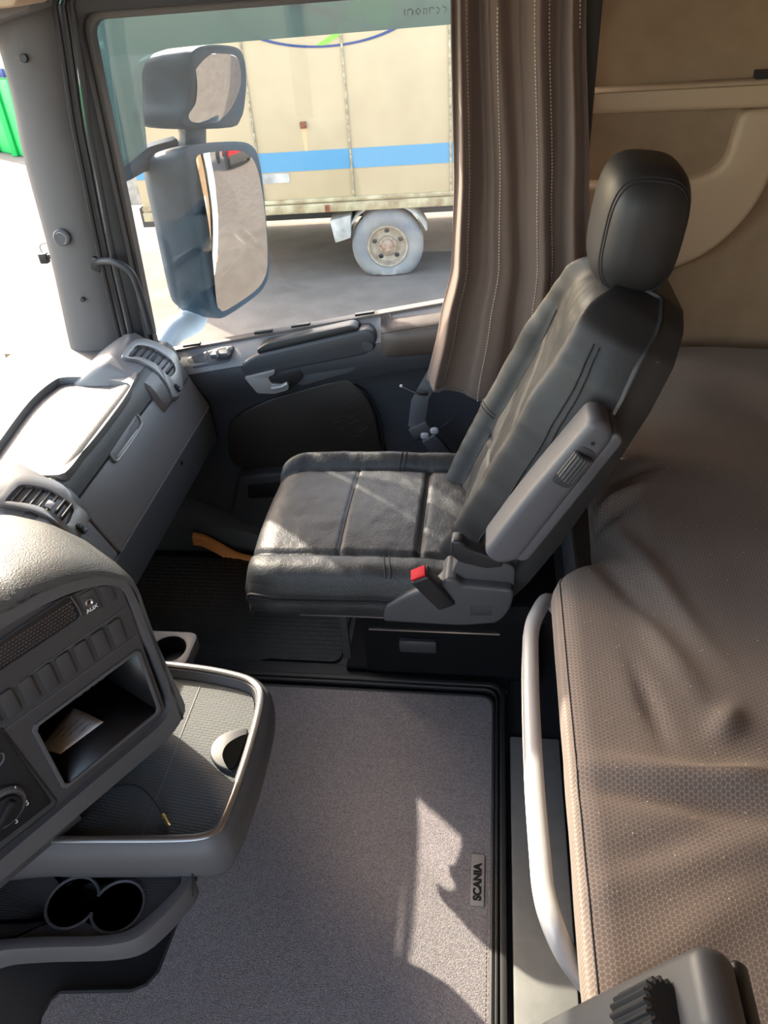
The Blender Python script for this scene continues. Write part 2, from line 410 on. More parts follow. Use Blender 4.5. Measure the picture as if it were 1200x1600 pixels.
# sleeper side wall with pocket
m = MB()
YW = 1.92
m.box((0.58, YW+0.05, 0.92), (0.9, 0.06, 2.05))
m.box((-0.45, YW+0.03, 1.71), (1.25, 0.06, 0.46))
m.box((-0.45, YW+0.03, 0.05), (1.3, 0.06, 0.25)); m.box((-1.2, YW-0.03, 0.25), (0.32, 0.06, 0.67))
wr = struct('wall_right', m, beige, 'beige cloth side wall beside the bunk with a storage pocket', 'wall')
YS = 1.90
m = MB()
led = [P(905, 142, 1, YS), P(1215, 122, 1, YS), P(1215, 170, 1, YS), P(905, 180, 1, YS)]
led[0].x = led[3].x = 0.12; led[1].x = led[2].x = 0.72
m.prism(led, (0, 0.07, 0), 0.012, 3)
struct('shelf_ledge', m, beige_pl, '', '', wr)
m = MB(); m.box((0.42, YS-0.004, led[0].z-0.006), (0.6, 0.004, 0.002)); struct('ledge_groove', m, beige, '', '', wr)
# lower moulded panel whose upper edge is the pocket lip and whose right end turns up into the ledge
a = [P(905, 289, 1, YS), P(1085, 282, 1, YS), P(1135, 262, 1, YS), P(1160, 175, 1, YS), P(1215, 168, 1, YS), P(1215, 262, 1, YS),
     P(1180, 330, 1, YS), P(1120, 392, 1, YS), P(1050, 425, 1, YS), P(960, 440, 1, YS), P(880, 445, 1, YS)]
a[0].x = 0.10
for q in a: q.y = YS
m = MB(); m.prism(rnd(a, [0, .03, .06, .02, 0, .1, .1, .1, .1, .1, 0], 6), (0, 0.075, 0), 0.014, 4)
struct('pocket_front', m, beige_pl, '', '', wr)
m = MB(); m.box((0.64, YS+0.02, led[1].z+0.006), (0.2, 0.03, 0.014)); struct('dark_bracket', m, plas_blk, '', '', wr)
# header above the windscreen, seen at the top left
m = MB(); hd = [P(-60, 62, 1, 1.78), P(84, 10, 1, 1.78), P(90, -40, 1, 1.78), P(-60, -30, 1, 1.78)]
m.prism(hd, (0, -0.10, 0), 0.01); struct('trim_1', m, pillar_m, 'grey header rail above the windscreen', 'trim')
m = MB(); hd = [P(-60, 18, 1, 1.74), P(62, 4, 1, 1.74), P(80, -30, 1, 1.74), P(-60, -40, 1, 1.74)]
for q in hd: q.x += 0.02
m.prism(hd, (0, -0.14, 0), 0.01); struct('trim_2', m, beige_pl, 'beige lining edge above the grey header rail', 'trim')

# A pillar trim
pl_ = [P(-14, 34, 1, 1.76), P(5, 100, 1, 1.77), P(20, 160, 1, 1.78), P(38, 250, 1, 1.79), P(78, 400, 1, 1.79), P(108, 535, 1, 1.79), P(125, 600, 1, 1.79)]
pr_ = [P(82, 8, 1, YD), P(95, 90, 1, YD), P(110, 190, 1, YD), P(124, 260, 1, YD), P(153, 400, 1, YD), P(186, 535, 1, YD), P(202, 600, 1, YD)]
pl_ = catmull(pl_, 5); pr_ = catmull(pr_, 5)
m = MB(); rows = []
for a, b in zip(pl_, pr_):
    row = []
    for k in range(13):
        t = k/12; q = a.lerp(b, t); q.y -= 0.022*math.sin(math.pi*t)**0.7; row.append(q)
    row += [b+V((0.0, 0.07, 0)), a+V((-0.02, 0.07, 0))]
    rows.append(row)
m.loft(rows); m.prism([V((-1.04, 1.77, 1.40)), V((-0.92, 1.79, 1.40)), V((-0.90, 1.79, 1.70)), V((-1.02, 1.77, 1.70))], (0, 0.10, 0), 0.01); ap = struct('trim_3', m, pillar_m, 'grey windscreen pillar trim with a round button', 'pillar')
def pil(px, py, d=0.018): return P(px, py, 1, 1.785-d)
def disc(mb, c, r, ax, h=0.004, bev=0.001): mb.lathe([(0, 0), (r-bev, 0), (r, bev), (r, h), (0, h)][::-1] if False else [(1e-4, -h), (r, -h), (r, h-bev), (r-bev, h), (1e-4, h)], c, ax, 28)
for px, py, r in ((37, 91, 0.0085), (129, 468, 0.006)):
    m = MB(); disc(m, pil(px, py, 0.030 if py < 200 else 0.018), r, (0.15, -1, 0.1), 0.004); struct('screw_hole', m, plas_blk, '', '', ap)
m = MB(); disc(m, pil(97, 371), 0.0205, (0.15, -1, 0.1), 0.006, 0.003); bt = struct('round_button', m, plas_seat, '', '', ap)
m = MB(); m.tube([pil(97, 371)+V((math.cos(t)*0.0135, -0.006, math.sin(t)*0.0135)) for t in [i*math.tau/28 for i in range(28)]], 0.0009, 6, True); struct('button_ring', m, silver, '', '', bt)

# door frame seals between pillar and window
m = MB()
for k, (dx, y, r) in enumerate(((0.008, YD-0.006, 0.007), (0.024, YD+0.0, 0.006), (0.04, YD+0.004, 0.007))):
    pts = [q+V((dx, y-YD, 0)) for q in pr_]
    top = pts[0]; pts = [V((top.x+0.9, top.y, top.z+0.03)), V((top.x+0.06, top.y, top.z+0.03)), V((top.x+0.015, top.y, top.z+0.02))] + pts
    m.tube(pts, r, 8)
struct('trim_4', m, rubber, 'black rubber door seal along the pillar', 'seal')

# ------------------------------------------------------------------ the passenger door
gl = [P(150, 46, 1, YG), P(163, 30, 1, YG), P(300, 17, 1, YG), P(450, 4, 1, YG)]
zt = gl[3].z
gpoly = [P(148, 30, 1, YG), V((-0.03, YG, zt)), V((-0.03, YG, 0.0)), P(250, 543, 1, YG)]
slope = (P(690, 466, 1, YG).z - P(270, 541, 1, YG).z)/(P(690, 466, 1, YG).x - P(270, 541, 1, YG).x)
zs0 = P(270, 541, 1, YG).z; xs0 = P(270, 541, 1, YG).x
def zsill(x): return zs0+slope*(x-xs0)
gpoly[2].z = zsill(-0.03); gpoly[3].z = zsill(gpoly[3].x)
d1 = thing('door_1', (-0.4, YD, 0.0), 'charcoal passenger door with grab handle and leather pads', 'door', kind='structure')
# window frame
opoly = [pr_[0]+V((0.03, 0, 0.05)), V((0.2, YD, 1.46)), V((0.2, YD, zsill(0.2)-0.12)), V((pr_[-1].x+0.02, YD, zsill(pr_[-1].x)-0.12))]
m = MB(); gin = rnd([q+V((0, -0.06, 0)) for q in gpoly], [.035, .03, .03, .02], 6)
gbig = rnd([V((gpoly[0].x-0.012, 1.81, gpoly[0].z+0.015)), V((-0.025, 1.81, zt+0.012)), V((-0.025, 1.81, gpoly[2].z-0.07)), V((gpoly[3].x-0.012, 1.81, gpoly[3].z-0.07))], [.04, .03, .03, .02], 6)
m.frame(opoly, gbig, (0, 0.075, 0), 0.004, 260)
obj('window_frame', m, rubber, d1)
m = MB()
gsm = rnd(gpoly, [.035, .03, .03, .02], 6)
gou = rnd([V((gpoly[0].x-0.018, YG, gpoly[0].z+0.018)), V((-0.02, YG, zt+0.018)), V((-0.02, YG, gpoly[2].z-0.018)), V((gpoly[3].x-0.018, YG, gpoly[3].z-0.018))], [.045, .03, .03, .02], 6)
m.frame([q+V((0, -0.03, 0)) for q in gou], [q+V((0, -0.03, 0)) for q in gsm], (0, 0.03, 0), 0.003, 260)
obj('window_gasket', m, gasket_m, d1)
m = MB(); m.prism(scale_about(gsm, 1.01), (0, 0.004, 0))
struct('window_1', m, glass_side, 'passenger side window glass', 'window')

# door lining: lofted along x, each section a profile from the sill ledge down to the floor
def door_sec(x):
    zs = zsill(x); h = zs
    return [V((x, YG+0.0, zs-0.035)), V((x, YG-0.006, zs-0.004)), V((x, YD+0.045, zs-0.010)), V((x, YD+0.004, zs-0.042)), V((x, YD-0.006, zs-0.056)), V((x, YD-0.010, zs-0.09)),
            V((x, YD-0.004, zs-0.125)), V((x, YD+0.012, zs-0.155)), V((x, YD+0.03, zs-0.20)), V((x, YD+0.036, zs-0.34)), V((x, YD+0.02, zs-0.42)), V((x, YD+0.005, 0.10)), V((x, YD+0.01, -0.02)), V((x, YG, -0.02))]
m = MB(); m.loft([door_sec(-1.05+1.25*i/24) for i in range(25)])
obj('door_lining', m, door_m, d1, smooth=60)
m = MB(); rows = []
for i in range(25):
    x = -1.05+1.25*i/24; zs = zsill(x)
    rows.append([V((x, YG-0.010, zs-0.010)), V((x, YG-0.010, zs-0.001)), V((x, YD+0.044, zs-0.005)), V((x, YD+0.003, zs-0.037)), V((x, YD-0.010, zs-0.056)), V((x, YD-0.004, zs-0.062)), V((x, YD+0.02, zs-0.05))])
m.loft(rows); obj('sill_cap', m, sill_m, d1, smooth=60)
def DY(px, py, y): return P(px, py, 1, y)
m = MB(); m.prism([V((-1.02, 1.955, -0.9)), V((0.14, 1.955, -0.9)), V((0.14, 1.955, zsill(0.14)-0.05)), V((-1.02, 1.955, zsill(-1.02)-0.05))], (0, 0.025, 0), 0.006); obj('door_skin', m, blue_lt, d1)
# pale switch plate on the ledge
m = MB(); m.prism(rnd([DY(290, 560, YD+0.02), DY(345, 542, YD+0.03), DY(366, 540, YD+0.025), DY(360, 566, YD-0.004), DY(300, 577, YD-0.004)], 0.012, 4), (0, 0.01, -0.004), 0.003)
sp = obj('switch_plate', m, door_lt, d1)
m = MB(); m.box(DY(345, 553, YD+0.002), (0.05, 0.03, 0.014), Matrix.Rotation(-0.1, 3, 'Y'), 0.004, 3); obj('window_switch', m, plas_seat, sp)
m = MB()
for px in (322, 340, 357): m.box(DY(px, 552-(px-340)*0.2, YD-0.012), (0.006, 0.012, 0.02), None, 0.002)
obj('switch_rib', m, silver, sp)
# grab handle: long arm with a dark slot above it
m = MB(); m.prism(rnd([DY(372, 573, YD-0.012), DY(395, 556, YD-0.012), DY(575, 514, YD-0.012), DY(588, 522, YD-0.012), DY(588, 545, YD-0.012), DY(570, 556, YD-0.012), DY(385, 592, YD-0.012)], [.02, .03, .02, .015, .02, .02, .02], 5), (0, 0.05, 0), 0.009, 3)
gh = obj('grab_handle', m, door_m, d1)
m = MB(); m.prism(rnd([DY(400, 547, YD-0.006), DY(415, 537, YD-0.006), DY(548, 508, YD-0.006), DY(561, 512, YD-0.006), DY(556, 522, YD-0.006), DY(405, 556, YD-0.006)], .008, 4), (0, 0.04, 0), 0.004, 2)
obj('handle_slot', m, plas_blk, gh)
m = MB(); disc(m, DY(575, 541, YD-0.014), 0.014, (0, -1, 0), 0.003); obj('round_cap', m, door_m, gh)
# inner release: silver surround and lever, dark bowl
m = MB(); m.prism(rnd([DY(445, 582, YD-0.006), DY(560, 556, YD-0.006), DY(568, 566, YD-0.006), DY(550, 582, YD-0.006), DY(470, 604, YD-0.006)], .012, 4), (0, 0.02, 0), 0.004)
obj('handle_recess_rail', m, door_lt, d1)
m = MB(); m.prism(rnd([DY(418, 590, YD-0.01), DY(468, 574, YD-0.01), DY(474, 590, YD-0.01), DY(462, 602, YD-0.01), DY(425, 606, YD-0.01)], .008, 4), (0, 0.01, 0), 0.002)
dh = obj('handle_bowl', m, plas_blk, d1)
m = MB(); m.prism(rnd([DY(381, 590, YD-0.018), DY(430, 578, YD-0.018), DY(428, 586, YD-0.018), DY(418, 590, YD-0.018), DY(424, 600, YD-0.018), DY(440, 602, YD-0.018), DY(452, 600, YD-0.018), DY(450, 610, YD-0.018), DY(428, 616, YD-0.018), DY(402, 615, YD-0.018)], .006, 4), (0, 0.014, 0), 0.003)
m.tube([DY(425, 607, YD-0.02), DY(440, 604, YD-0.024), DY(450, 599, YD-0.024)], 0.006, 8)
obj('release_lever', m, silver, dh)
# leather elbow pad
m = MB(); rows = []
for i in range(13):
    px = 595+i*9.2; row = []
    pts = [(0, 0.05), (0.15, 0.03), (0.32, -0.008), (0.5, -0.022), (0.7, -0.024), (0.88, -0.018), (1, -0.002)]
    y0 = 492-(px-595)*0.17; y1 = 562-(px-595)*0.10
    s = min(1, 0.3+i/2.5)
    for t, dy in pts: row.append(DY(px, y0+(y1-y0)*t, YD-0.003+dy*s))
    row += [DY(px, y1, YD+0.03), DY(px, y0, YD+0.05)]
    rows.append(row)
m.loft(rows); ep = obj('elbow_pad', m, brown_leather, d1, smooth=60)
m = MB(); m.tube([DY(597+i*9, 521-i*1.5, YD-0.0265) for i in range(12)], 0.0012, 6); obj('pad_seam', m, thread, ep)
# lower brown vinyl panel with an embossed crest
vin = [(353, 700), (355, 672), (372, 652), (420, 628), (480, 610), (530, 597), (548, 600), (572, 625), (586, 655), (592, 690), (594, 720), (500, 735), (390, 738), (362, 728)]
vp_ = catmull([DY(x, y, YD-0.0) for x, y in vin], 4, True)
m = MB(); m.prism([V((q.x, YD+0.012, q.z)) for q in vp_], (0, 0.05, 0), 0.006, 3); vn = obj('vinyl_panel', m, dark_brown, d1)
m = MB()
yy = YD+0.011
for st in ([(524, 655), (534, 650), (546, 654), (556, 648)], [(520, 663), (532, 658), (545, 663), (560, 655)], [(530, 671), (545, 668), (556, 674)], [(541, 640), (552, 636), (560, 642), (553, 650)],
           [(545, 628), (558, 624), (566, 630)], [(540, 634), (552, 630), (570, 634)], [(556, 660), (566, 656), (570, 664), (560, 670)], [(560, 676), (572, 670), (578, 660)], [(535, 677), (550, 682), (565, 680)]):
    m.tube([DY(x, y, yy) for x, y in st], 0.0012, 6, smooth=4)
obj('embossed_crest', m, dark_brown, vn)
m = MB(); m.tube([DY(552, 600, YD+0.008), DY(578, 622, YD+0.01), DY(592, 655, YD+0.01), DY(599, 700, YD+0.01), DY(600, 735, YD+0.01)], 0.0025, 6, smooth=5); m.tube([DY(552, 599, YD+0.006), DY(600, 588, YD+0.006), DY(670, 576, YD+0.006)], 0.003, 6, smooth=4)
obj('panel_seam', m, plas_blk, d1)
# map pocket low on the door
m = MB(); m.prism(rnd([DY(372, 745, YD-0.03), DY(470, 738, YD-0.03), DY(470, 830, YD-0.03), DY(395, 842, YD-0.03), DY(360, 800, YD-0.03)], .02, 5), (0, 0.06, 0), 0.012, 3)
mp_ = obj('map_pocket', m, door_m, d1)
m = MB(); m.prism(rnd([DY(386, 758, YD-0.032), DY(442, 752, YD-0.032), DY(440, 776, YD-0.032), DY(388, 780, YD-0.032)], .008, 4), (0, 0.01, 0), 0.002); obj('pocket_opening', m, plas_blk, mp_)
# window felt clips
m = MB()
for px in (300, 412, 470, 570): m.box(DY(px, 541-(px-270)*0.181+3, YG-0.03), (0.05, 0.01, 0.006), Matrix.Rotation(-0.14, 3, 'Y'))
obj('felt_clip', m, plas_blk, d1)

# grab bar on the pillar
t = thing('grab_bar', P(150, 410, 1, YD), 'black curved grab bar fixed to the windscreen pillar', 'grab bar')
m = MB(); m.tube([P(150, 412, 1, YD-0.005), P(160, 408, 1, YD-0.03), P(180, 410, 1, YD-0.045), P(203, 424, 1, YD-0.045), P(215, 448, 1, YD-0.04), P(228, 490, 1, YD-0.03), P(236, 520, 1, YD-0.022)], 0.0088, 12, smooth=6)
obj('bar', m, plas_dk, t)
m = MB(); m.box(P(152, 412, 1, YD-0.004), (0.028, 0.02, 0.035), Matrix.Rotation(0.5, 3, 'Y'), 0.005); obj('bar_socket', m, plas_blk, t)

# windscreen
wl = [V((-1.31, -0.75, 0.58)), V((-1.31, 1.80, 0.58)), V((-1.05, 1.76, 1.66)), V((-1.05, -0.75, 1.66))]
m = MB(); m.prism(wl, (-0.005, 0, -0.001)); struct('window_2', m, glass_front, 'windscreen in front of the dashboard', 'window')
# sensor clipped to the glass
t = thing('sensor_clip', (-1.13, 1.80, 0.83), 'small black sensor with a wire loop on the windscreen by the pillar', 'sensor')
c = P(69, 403, 0, -1.145)
m = MB(); m.box(c, (0.022, 0.018, 0.026), None, 0.003); m.box(c+V((0.014, 0, 0.004)), (0.03, 0.01, 0.012), None, 0.002); obj('sensor_body', m, plas_blk, t)
m = MB(); m.tube([c+V((0, 0, 0.012)), c+V((-0.002, 0, 0.028)), c+V((0.008, 0, 0.036)), c+V((0.02, 0, 0.037))], 0.0012, 6, smooth=5); obj('wire', m, plas_blk, t)
# wipers outside
t = thing('wiper', (-1.36, 1.2, 0.5), 'black windscreen wiper resting low on the windscreen', 'wiper')
m = MB(); m.tube([P(-20, 645, 0, -1.36), P(40, 592, 0, -1.34), P(55, 583, 0, -1.34)], 0.006, 6); obj('wiper_arm', m, plas_blk, t)
m = MB(); m.tube([P(75, 575, 0, -1.36), P(88, 562, 0, -1.35), P(103, 547, 0, -1.34)], 0.004, 6, smooth=3); obj('wiper_tip', m, plas_blk, t)

# ================================================================== OUTSIDE
# tinted wind deflector on the outside of the window
YF = 1.925
dp = [P(128, 5, 1, YF), P(720, -60, 1, YF), P(720, 37, 1, YF), P(380, 65, 1, YF), P(300, 72, 1, YF), P(262, 76, 1, YF), P(240, 84, 1, YF), P(226, 98, 1, YF), P(221, 116, 1, YF), P(223, 170, 1, YF), P(229, 232, 1, YF), P(186, 268, 1, YF), P(150, 130, 1, YF)]
m = MB(); m.prism(dp, (0, 0.004, 0)); wd = obj('wind_deflector', m, glass_tint)
tag(wd, 'teal tinted wind deflector along the top and front of the side window', 'wind deflector')
m = MB()
for k, st in enumerate(([(0, 0), (0, 8)], [(4, 8), (4, 2), (8, 0), (11, 2), (11, 8)], [(15, 4), (19, 0), (22, 4), (19, 8), (15, 4)], [(26, 8), (26, 1), (30, 1), (30, 8)], [(34, 8), (34, 0), (40, 1)], [(44, 0), (48, 4), (44, 8)], [(52, 0), (57, 2), (54, 8)])):
    m.tube([P(632+x*1.15, 14+y*1.3-x*0.07, 1, YF-0.001) for x, y in st], 0.0012, 5)
obj('moulded_mark', m, glass_tint, wd)

# exterior mirrors
t = thing('exterior_mirror', (-0.9, 2.1, 0.45), 'dark blue exterior mirror pair on the passenger side', 'mirror')
def aim(p, target):
    a = (EYE-p).normalized(); b = (V(target)-p).normalized(); return (a+b).normalized()
pc = P(360, 365, 1, 2.12); nb = aim(pc, (4.2, 2.85, -1.5))
big = [(302, 240), (318, 232), (365, 228), (384, 234), (396, 250), (404, 290), (413, 380), (415, 420), (410, 440), (396, 458), (352, 489), (341, 488), (334, 476), (325, 420), (315, 340), (304, 265)]
bp_ = [PP(x, y, pc, nb) for x, y in big]; bs = catmull(bp_, 3, True)
hous = [(288, 236), (312, 225), (370, 221), (394, 228), (405, 250), (412, 300), (419, 385), (420, 425), (414, 446), (398, 464), (352, 495), (336, 494), (326, 480), (314, 420), (300, 340), (286, 262)]
hp = catmull([PP(x, y, pc, nb) for x, y in hous], 3, True)
back = V((-1.0, 0.12, -0.02))
m = MB(); rows = []
cen = sum(hp, V())/len(hp)
cc2 = cen+back*0.135
for f, d in ((1.0, 0.0), (1.0, 0.02), (0.985, 0.06), (0.95, 0.10), (0.86, 0.13), (0.65, 0.15), (0.3, 0.16)):
    rows.append([cen+(q-cen)*f+back*d for q in hp])
m.loft([[q+nb*0.004 for q in scale_about(hp, 0.955)]]+rows)
hs = obj('mirror_housing', m, blue_dk, t, smooth=50)
def dome(loop, n_, R, lift):
    c = sum(loop, V())/len(loop); m = MB(); top = []
    for f in (1.0, 0.97, 0.9, 0.8, 0.7, 0.6, 0.5, 0.4, 0.3, 0.2, 0.1, 0.02):
        top.append([c+(q-c)*f+n_*(lift+0.003-((q-c)*f).length_squared/(2*R)) for q in loop])
    mx_ = max((q-c).length_squared for q in loop)/(2*R)
    top = [[q+n_*mx_*0.0 for q in r] for r in top]
    m.loft([[q-n_*0.012 for q in top[0]]]+top); return m
bs = scale_about(bs, 0.955)
obj('mirror_glass', dome(bs, nb, 1.3, 0.022), mirror_m, hs, smooth=80)
pc2 = P(340, 140, 1, 2.10); ns = aim(pc2, (1.8, 3.9, -1.5))
sm = [(303, 98), (312, 84), (330, 79), (362, 81), (374, 92), (378, 120), (376, 160), (370, 180), (358, 192), (300, 194), (291, 186), (292, 176), (300, 160), (303, 130)]
ss = catmull([PP(x, y, pc2, ns) for x, y in sm], 3, True)
sh = [(294, 94), (306, 76), (330, 70), (366, 73), (380, 86), (385, 120), (382, 165), (376, 186), (362, 199), (296, 201), (284, 190), (285, 176), (293, 158), (296, 130)]
sp2 = catmull([PP(x, y, pc2, ns) for x, y in sh], 3, True); cen = sum(sp2, V())/len(sp2)
m = MB(); rows = []
bk = V((-1.0, 0.05, 0.0))
for f, d in ((1.0, 0.0), (1.0, 0.02), (0.98, 0.07), (0.94, 0.11), (0.86, 0.14), (0.7, 0.16), (0.4, 0.17)): rows.append([cen+(q-cen)*f+bk*d for q in sp2])
m.loft([[q+ns*0.004 for q in scale_about(sp2, 0.95)]]+rows)
hs2 = obj('wide_angle_housing', m, blue_dk, t, smooth=50)
ss = scale_about(ss, 0.95)
obj('wide_angle_glass', dome(ss, ns, 0.5, 0.010), mirror_m, hs2, smooth=80)
m = MB(); m.tube([P(335, 190, 1, 2.12)+V((-0.06, 0, 0)), P(335, 240, 1, 2.12)+V((-0.06, 0, 0))], 0.055, 12, flat=0.6); obj('neck', m, blue_dk, t)
m = MB(); m.tube([P(335, 478, 1, 2.10)+V((-0.06, 0, 0)), P(300, 500, 1, 2.08), P(270, 518, 1, 2.02), P(250, 545, 1, 1.95)], lambda s: 0.042-0.006*s, 14, smooth=4); obj('lower_arm', m, blue_lt, t)
m = MB(); m.tube([P(275, 232, 1, 2.12), P(230, 245, 1, 2.05), P(190, 265, 1, 1.95)], 0.03, 10, smooth=3); obj('upper_arm', m, blue_dk, t)

# side of our own truck, seen in the mirrors, and trailer behind
m = MB(); m.box((0.70, 2.04, -0.1), (1.1, 0.05, 2.9), None, 0.02); m.box((4.5, 2.06, 0.6), (5.2, 0.05, 2.6), None, 0.02)
ts = obj('trailer_side', m, blue_lt); tag(ts, 'pale blue outer side of this truck reflected in the big mirror', 'truck side', kind='structure')
m = MB()
for x in (1.6, 3.4): m.box((x, 2.10, -0.62), (0.12, 0.02, 0.06), None, 0.005)
obj('marker_light', m, logo_o, ts)

# box truck across the yard
TB = V((-1.13, 8.25, -1.5)); TR_ = math.radians(4.3)
tk = thing('box_truck', TB, 'old cream box truck with a blue stripe and a flat rear tyre', 'truck', rotz=TR_, local=True)
tn = V((math.sin(TR_), -math.cos(TR_), 0)); tx = V((math.cos(TR_), math.sin(TR_), 0))
def T(px, py, d=0.0):
    q = PP(px, py, TB+tn*d, tn); r = q-TB
    return V((r.dot(tx), -d, r.z))
zb = T(560, 326).z; xl = -2.55; xr = 4.2
m = MB(); m.prism([(xl, 0, zb+0.05), (xr, 0, zb+0.05), (xr, 0, 3.45), (xl, 0, 3.45)], (0, 2.35, 0), 0.02); obj('cargo_box', m, cream, tk)
m = MB(); za, zc = T(560, 262).z, T(560, 231).z
m.box(((xl+xr)/2, -0.003, (za+zc)/2), (xr-xl-0.02, 0.006, zc-za)); obj('stripe', m, stripe_m, tk)
m = MB(); m.box(((xl+xr)/2, -0.02, zb+0.035), (xr-xl, 0.05, 0.09), None, 0.01); m.box(((xl+xr)/2, -0.012, zb+0.11), (xr-xl, 0.03, 0.04), None, 0.008); rail = obj('bottom_rail', m, cream_dirty, tk)
m = MB(); m.box((T(513, 331).x, -0.046, zb+0.03), (0.05, 0.01, 0.07)); obj('rust_spot', m, rust, rail)
for px in (400, 547, 704):
    m = MB(); x = T(px, 230).x
    m.box((x, -0.012, (zb+3.4)/2+0.05), (0.022, 0.016, 3.35-zb), None, 0.004)
    for k in range(26): m.lathe([(1e-4, 0), (0.007, 0), (0.005, 0.004), (1e-4, 0.007)], (x, -0.024, zb+0.1+k*0.10), (0, -1, 0), 8)
    obj('panel_joint', m, seam_m, tk)
m = MB(); q = T(474, 195); m.box((q.x, -0.015, q.z), (0.06, 0.03, 0.06), None, 0.004); rb = obj('rusty_bracket', m, rust, tk)
m = MB(); m.prism([(q.x-0.03, 0, q.z-0.03), (q.x+0.03, 0, q.z-0.03), (q.x+0.015, 0, q.z-0.3), (q.x-0.01, 0, q.z-0.3)], (0, -0.002, 0)); obj('rust_run', m, rust_run, rb)
m = MB(); q0, q1 = T(410, 280), T(450, 281); m.box(((q0.x+q1.x)/2, -0.004, q0.z), (0.3, 0.008, 0.09)); obj('marker_plate', m, mud_m, tk)
# logo oval
lc = T(505, 2); RX, RZ = 0.92, 0.36
m = MB(); n = 72
m.grid([[(lc.x+math.cos(i*math.tau/n)*RX*f, -0.006-0.002*(f < 1), lc.z+math.sin(i*math.tau/n)*RZ*f) for f in (1.0, 0.945)] for i in range(n)], cu=True)
obj('logo_ring', m, logo_b, tk)
def blob(name, pts, mm, d=0.005):
    m = MB(); m.prism(catmull([T(x, y) for x, y in pts], 4, True), (0, -d, 0)); return obj(name, m, mm, tk)
blob('logo_leaf', [(492, 72), (520, 52), (540, 28), (548, 8), (560, -10), (600, -20), (612, 5), (608, 38), (592, 40), (572, 30), (560, 16), (552, 30), (530, 55), (505, 72)], logo_g)
blob('logo_swoosh', [(440, -2), (490, 8), (538, 22), (542, 36), (500, 24), (455, 10)], logo_r, 0.006)
blob('logo_arc', [(455, 14), (470, 16), (480, 34), (484, 54), (476, 56), (470, 34), (458, 22)], logo_o)
blob('logo_spot', [(508, 50), (515, 38), (530, 38), (534, 48), (515, 52)], logo_o, 0.007)
# underframe, plus an added far-side box that shades the ground beneath
m = MB(); m.box((0.5, 0.9, zb-0.06), (6.4, 1.2, 0.2)); m.box((0.1, 1.2, 0.42), (0.14, 2.0, 0.14)); m.box((-1.8, 0.5, zb-0.15), (0.7, 0.5, 0.3), None, 0.03); m.box((0.6, 2.1, 0.47), (6.2, 0.4, 0.62), None, 0.03)
obj('underframe', m, under_m, tk)
# wheel
wc = T(606, 384, -0.05); wz = wc.z; wx = wc.x
R0 = 0.385
def wheel(mb_parent, x, y0, z, name='rear_wheel'):
    m = MB(); prof = [(0.21, -0.02), (0.25, -0.05), (0.31, -0.055), (0.355, -0.04), (R0, 0.0), (R0, 0.17), (0.35, 0.2), (0.22, 0.2)]
    rows = []
    for k in range(56):
        a = k*math.tau/56; row = []
        for r, h in prof:
            zz = math.sin(a)*r; xx = math.cos(a)*r; zf = -(z-0.015)
            if zz < zf: xx *= 1+(zf-zz)*1.6; zz = zf
            row.append((x+xx, y0+h, z+zz))
        rows.append(row)
    m.grid(rows, cu=True, cv=True); w_ = obj(name, m, tyre_m, mb_parent, smooth=50)
    m = MB(); rows = [(0.222, -0.03), (0.215, -0.045), (0.2, -0.04), (0.19, 0.0), (0.175, 0.03), (0.13, 0.045), (0.10, 0.03), (0.095, 0.0), (0.09, -0.005), (1e-4, -0.005), (1e-4, 0.06), (0.22, 0.1)]
    m.lathe([(r, h) for r, h in rows], (x, y0, z), (0, 1, 0), 48, False); obj('wheel_rim', m, rim_m, w_)
    m = MB(); m.lathe([(0.07, 0.0), (0.068, -0.03), (0.055, -0.045), (0.03, -0.05), (1e-4, -0.05)], (x, y0, z), (0, 1, 0), 32)
    for k in range(8):
        a = k*math.tau/8; m.lathe([(0.013, 0.01), (0.013, -0.02), (1e-4, -0.022)], (x+0.083*math.cos(a), y0, z+0.083*math.sin(a)), (0, 1, 0), 6)
    obj('hub', m, hub_m, w_)
    for k in range(5):
        m = MB(); a = 0.35+k*math.tau/5; m.ball((x+0.15*math.cos(a), y0+0.036, z+0.15*math.sin(a)), (0.027, 0.012, 0.024), 2, 12, 8)
        obj('rim_opening', m, plas_blk, w_)
wheel(tk, wx, 0.06, wz)
# mudguard flaps
m = MB(); m.prism([T(515, 345), T(548, 336), T(548, 372), T(524, 380)], (0, 0.35, 0), 0.01); obj('mud_flap', m, mud_m, tk)
m = MB(); rows = []
for k in range(14):
    a = math.radians(20+k*5.5); rows.append([(wx+math.cos(a)*0.44, y, wz+math.sin(a)*0.44) for y in (0.0, 0.38)])
m.grid(rows); rows = []
for k in range(8):
    a = math.radians(100+k*7); rows.append([(wx+math.cos(a)*0.44, y, wz+math.sin(a)*0.44) for y in (0.02, 0.38)])
m.grid(rows); mg = obj('mudguard', m, mud_m, tk); md = mg.modifiers.new('thick', 'SOLIDIFY'); md.thickness = 0.02
# things at the front of the box, seen left of the mirrors
m = MB(); m.prism([(xl-0.5, 0.2, zb+0.1), (xl-0.06, 0.2, zb+0.1), (xl-0.06, 0.2, 2.3), (xl-0.4, 0.2, 2.3)], (0, 1.8, 0), 0.03); obj('cab_back', m, mud_m, tk)

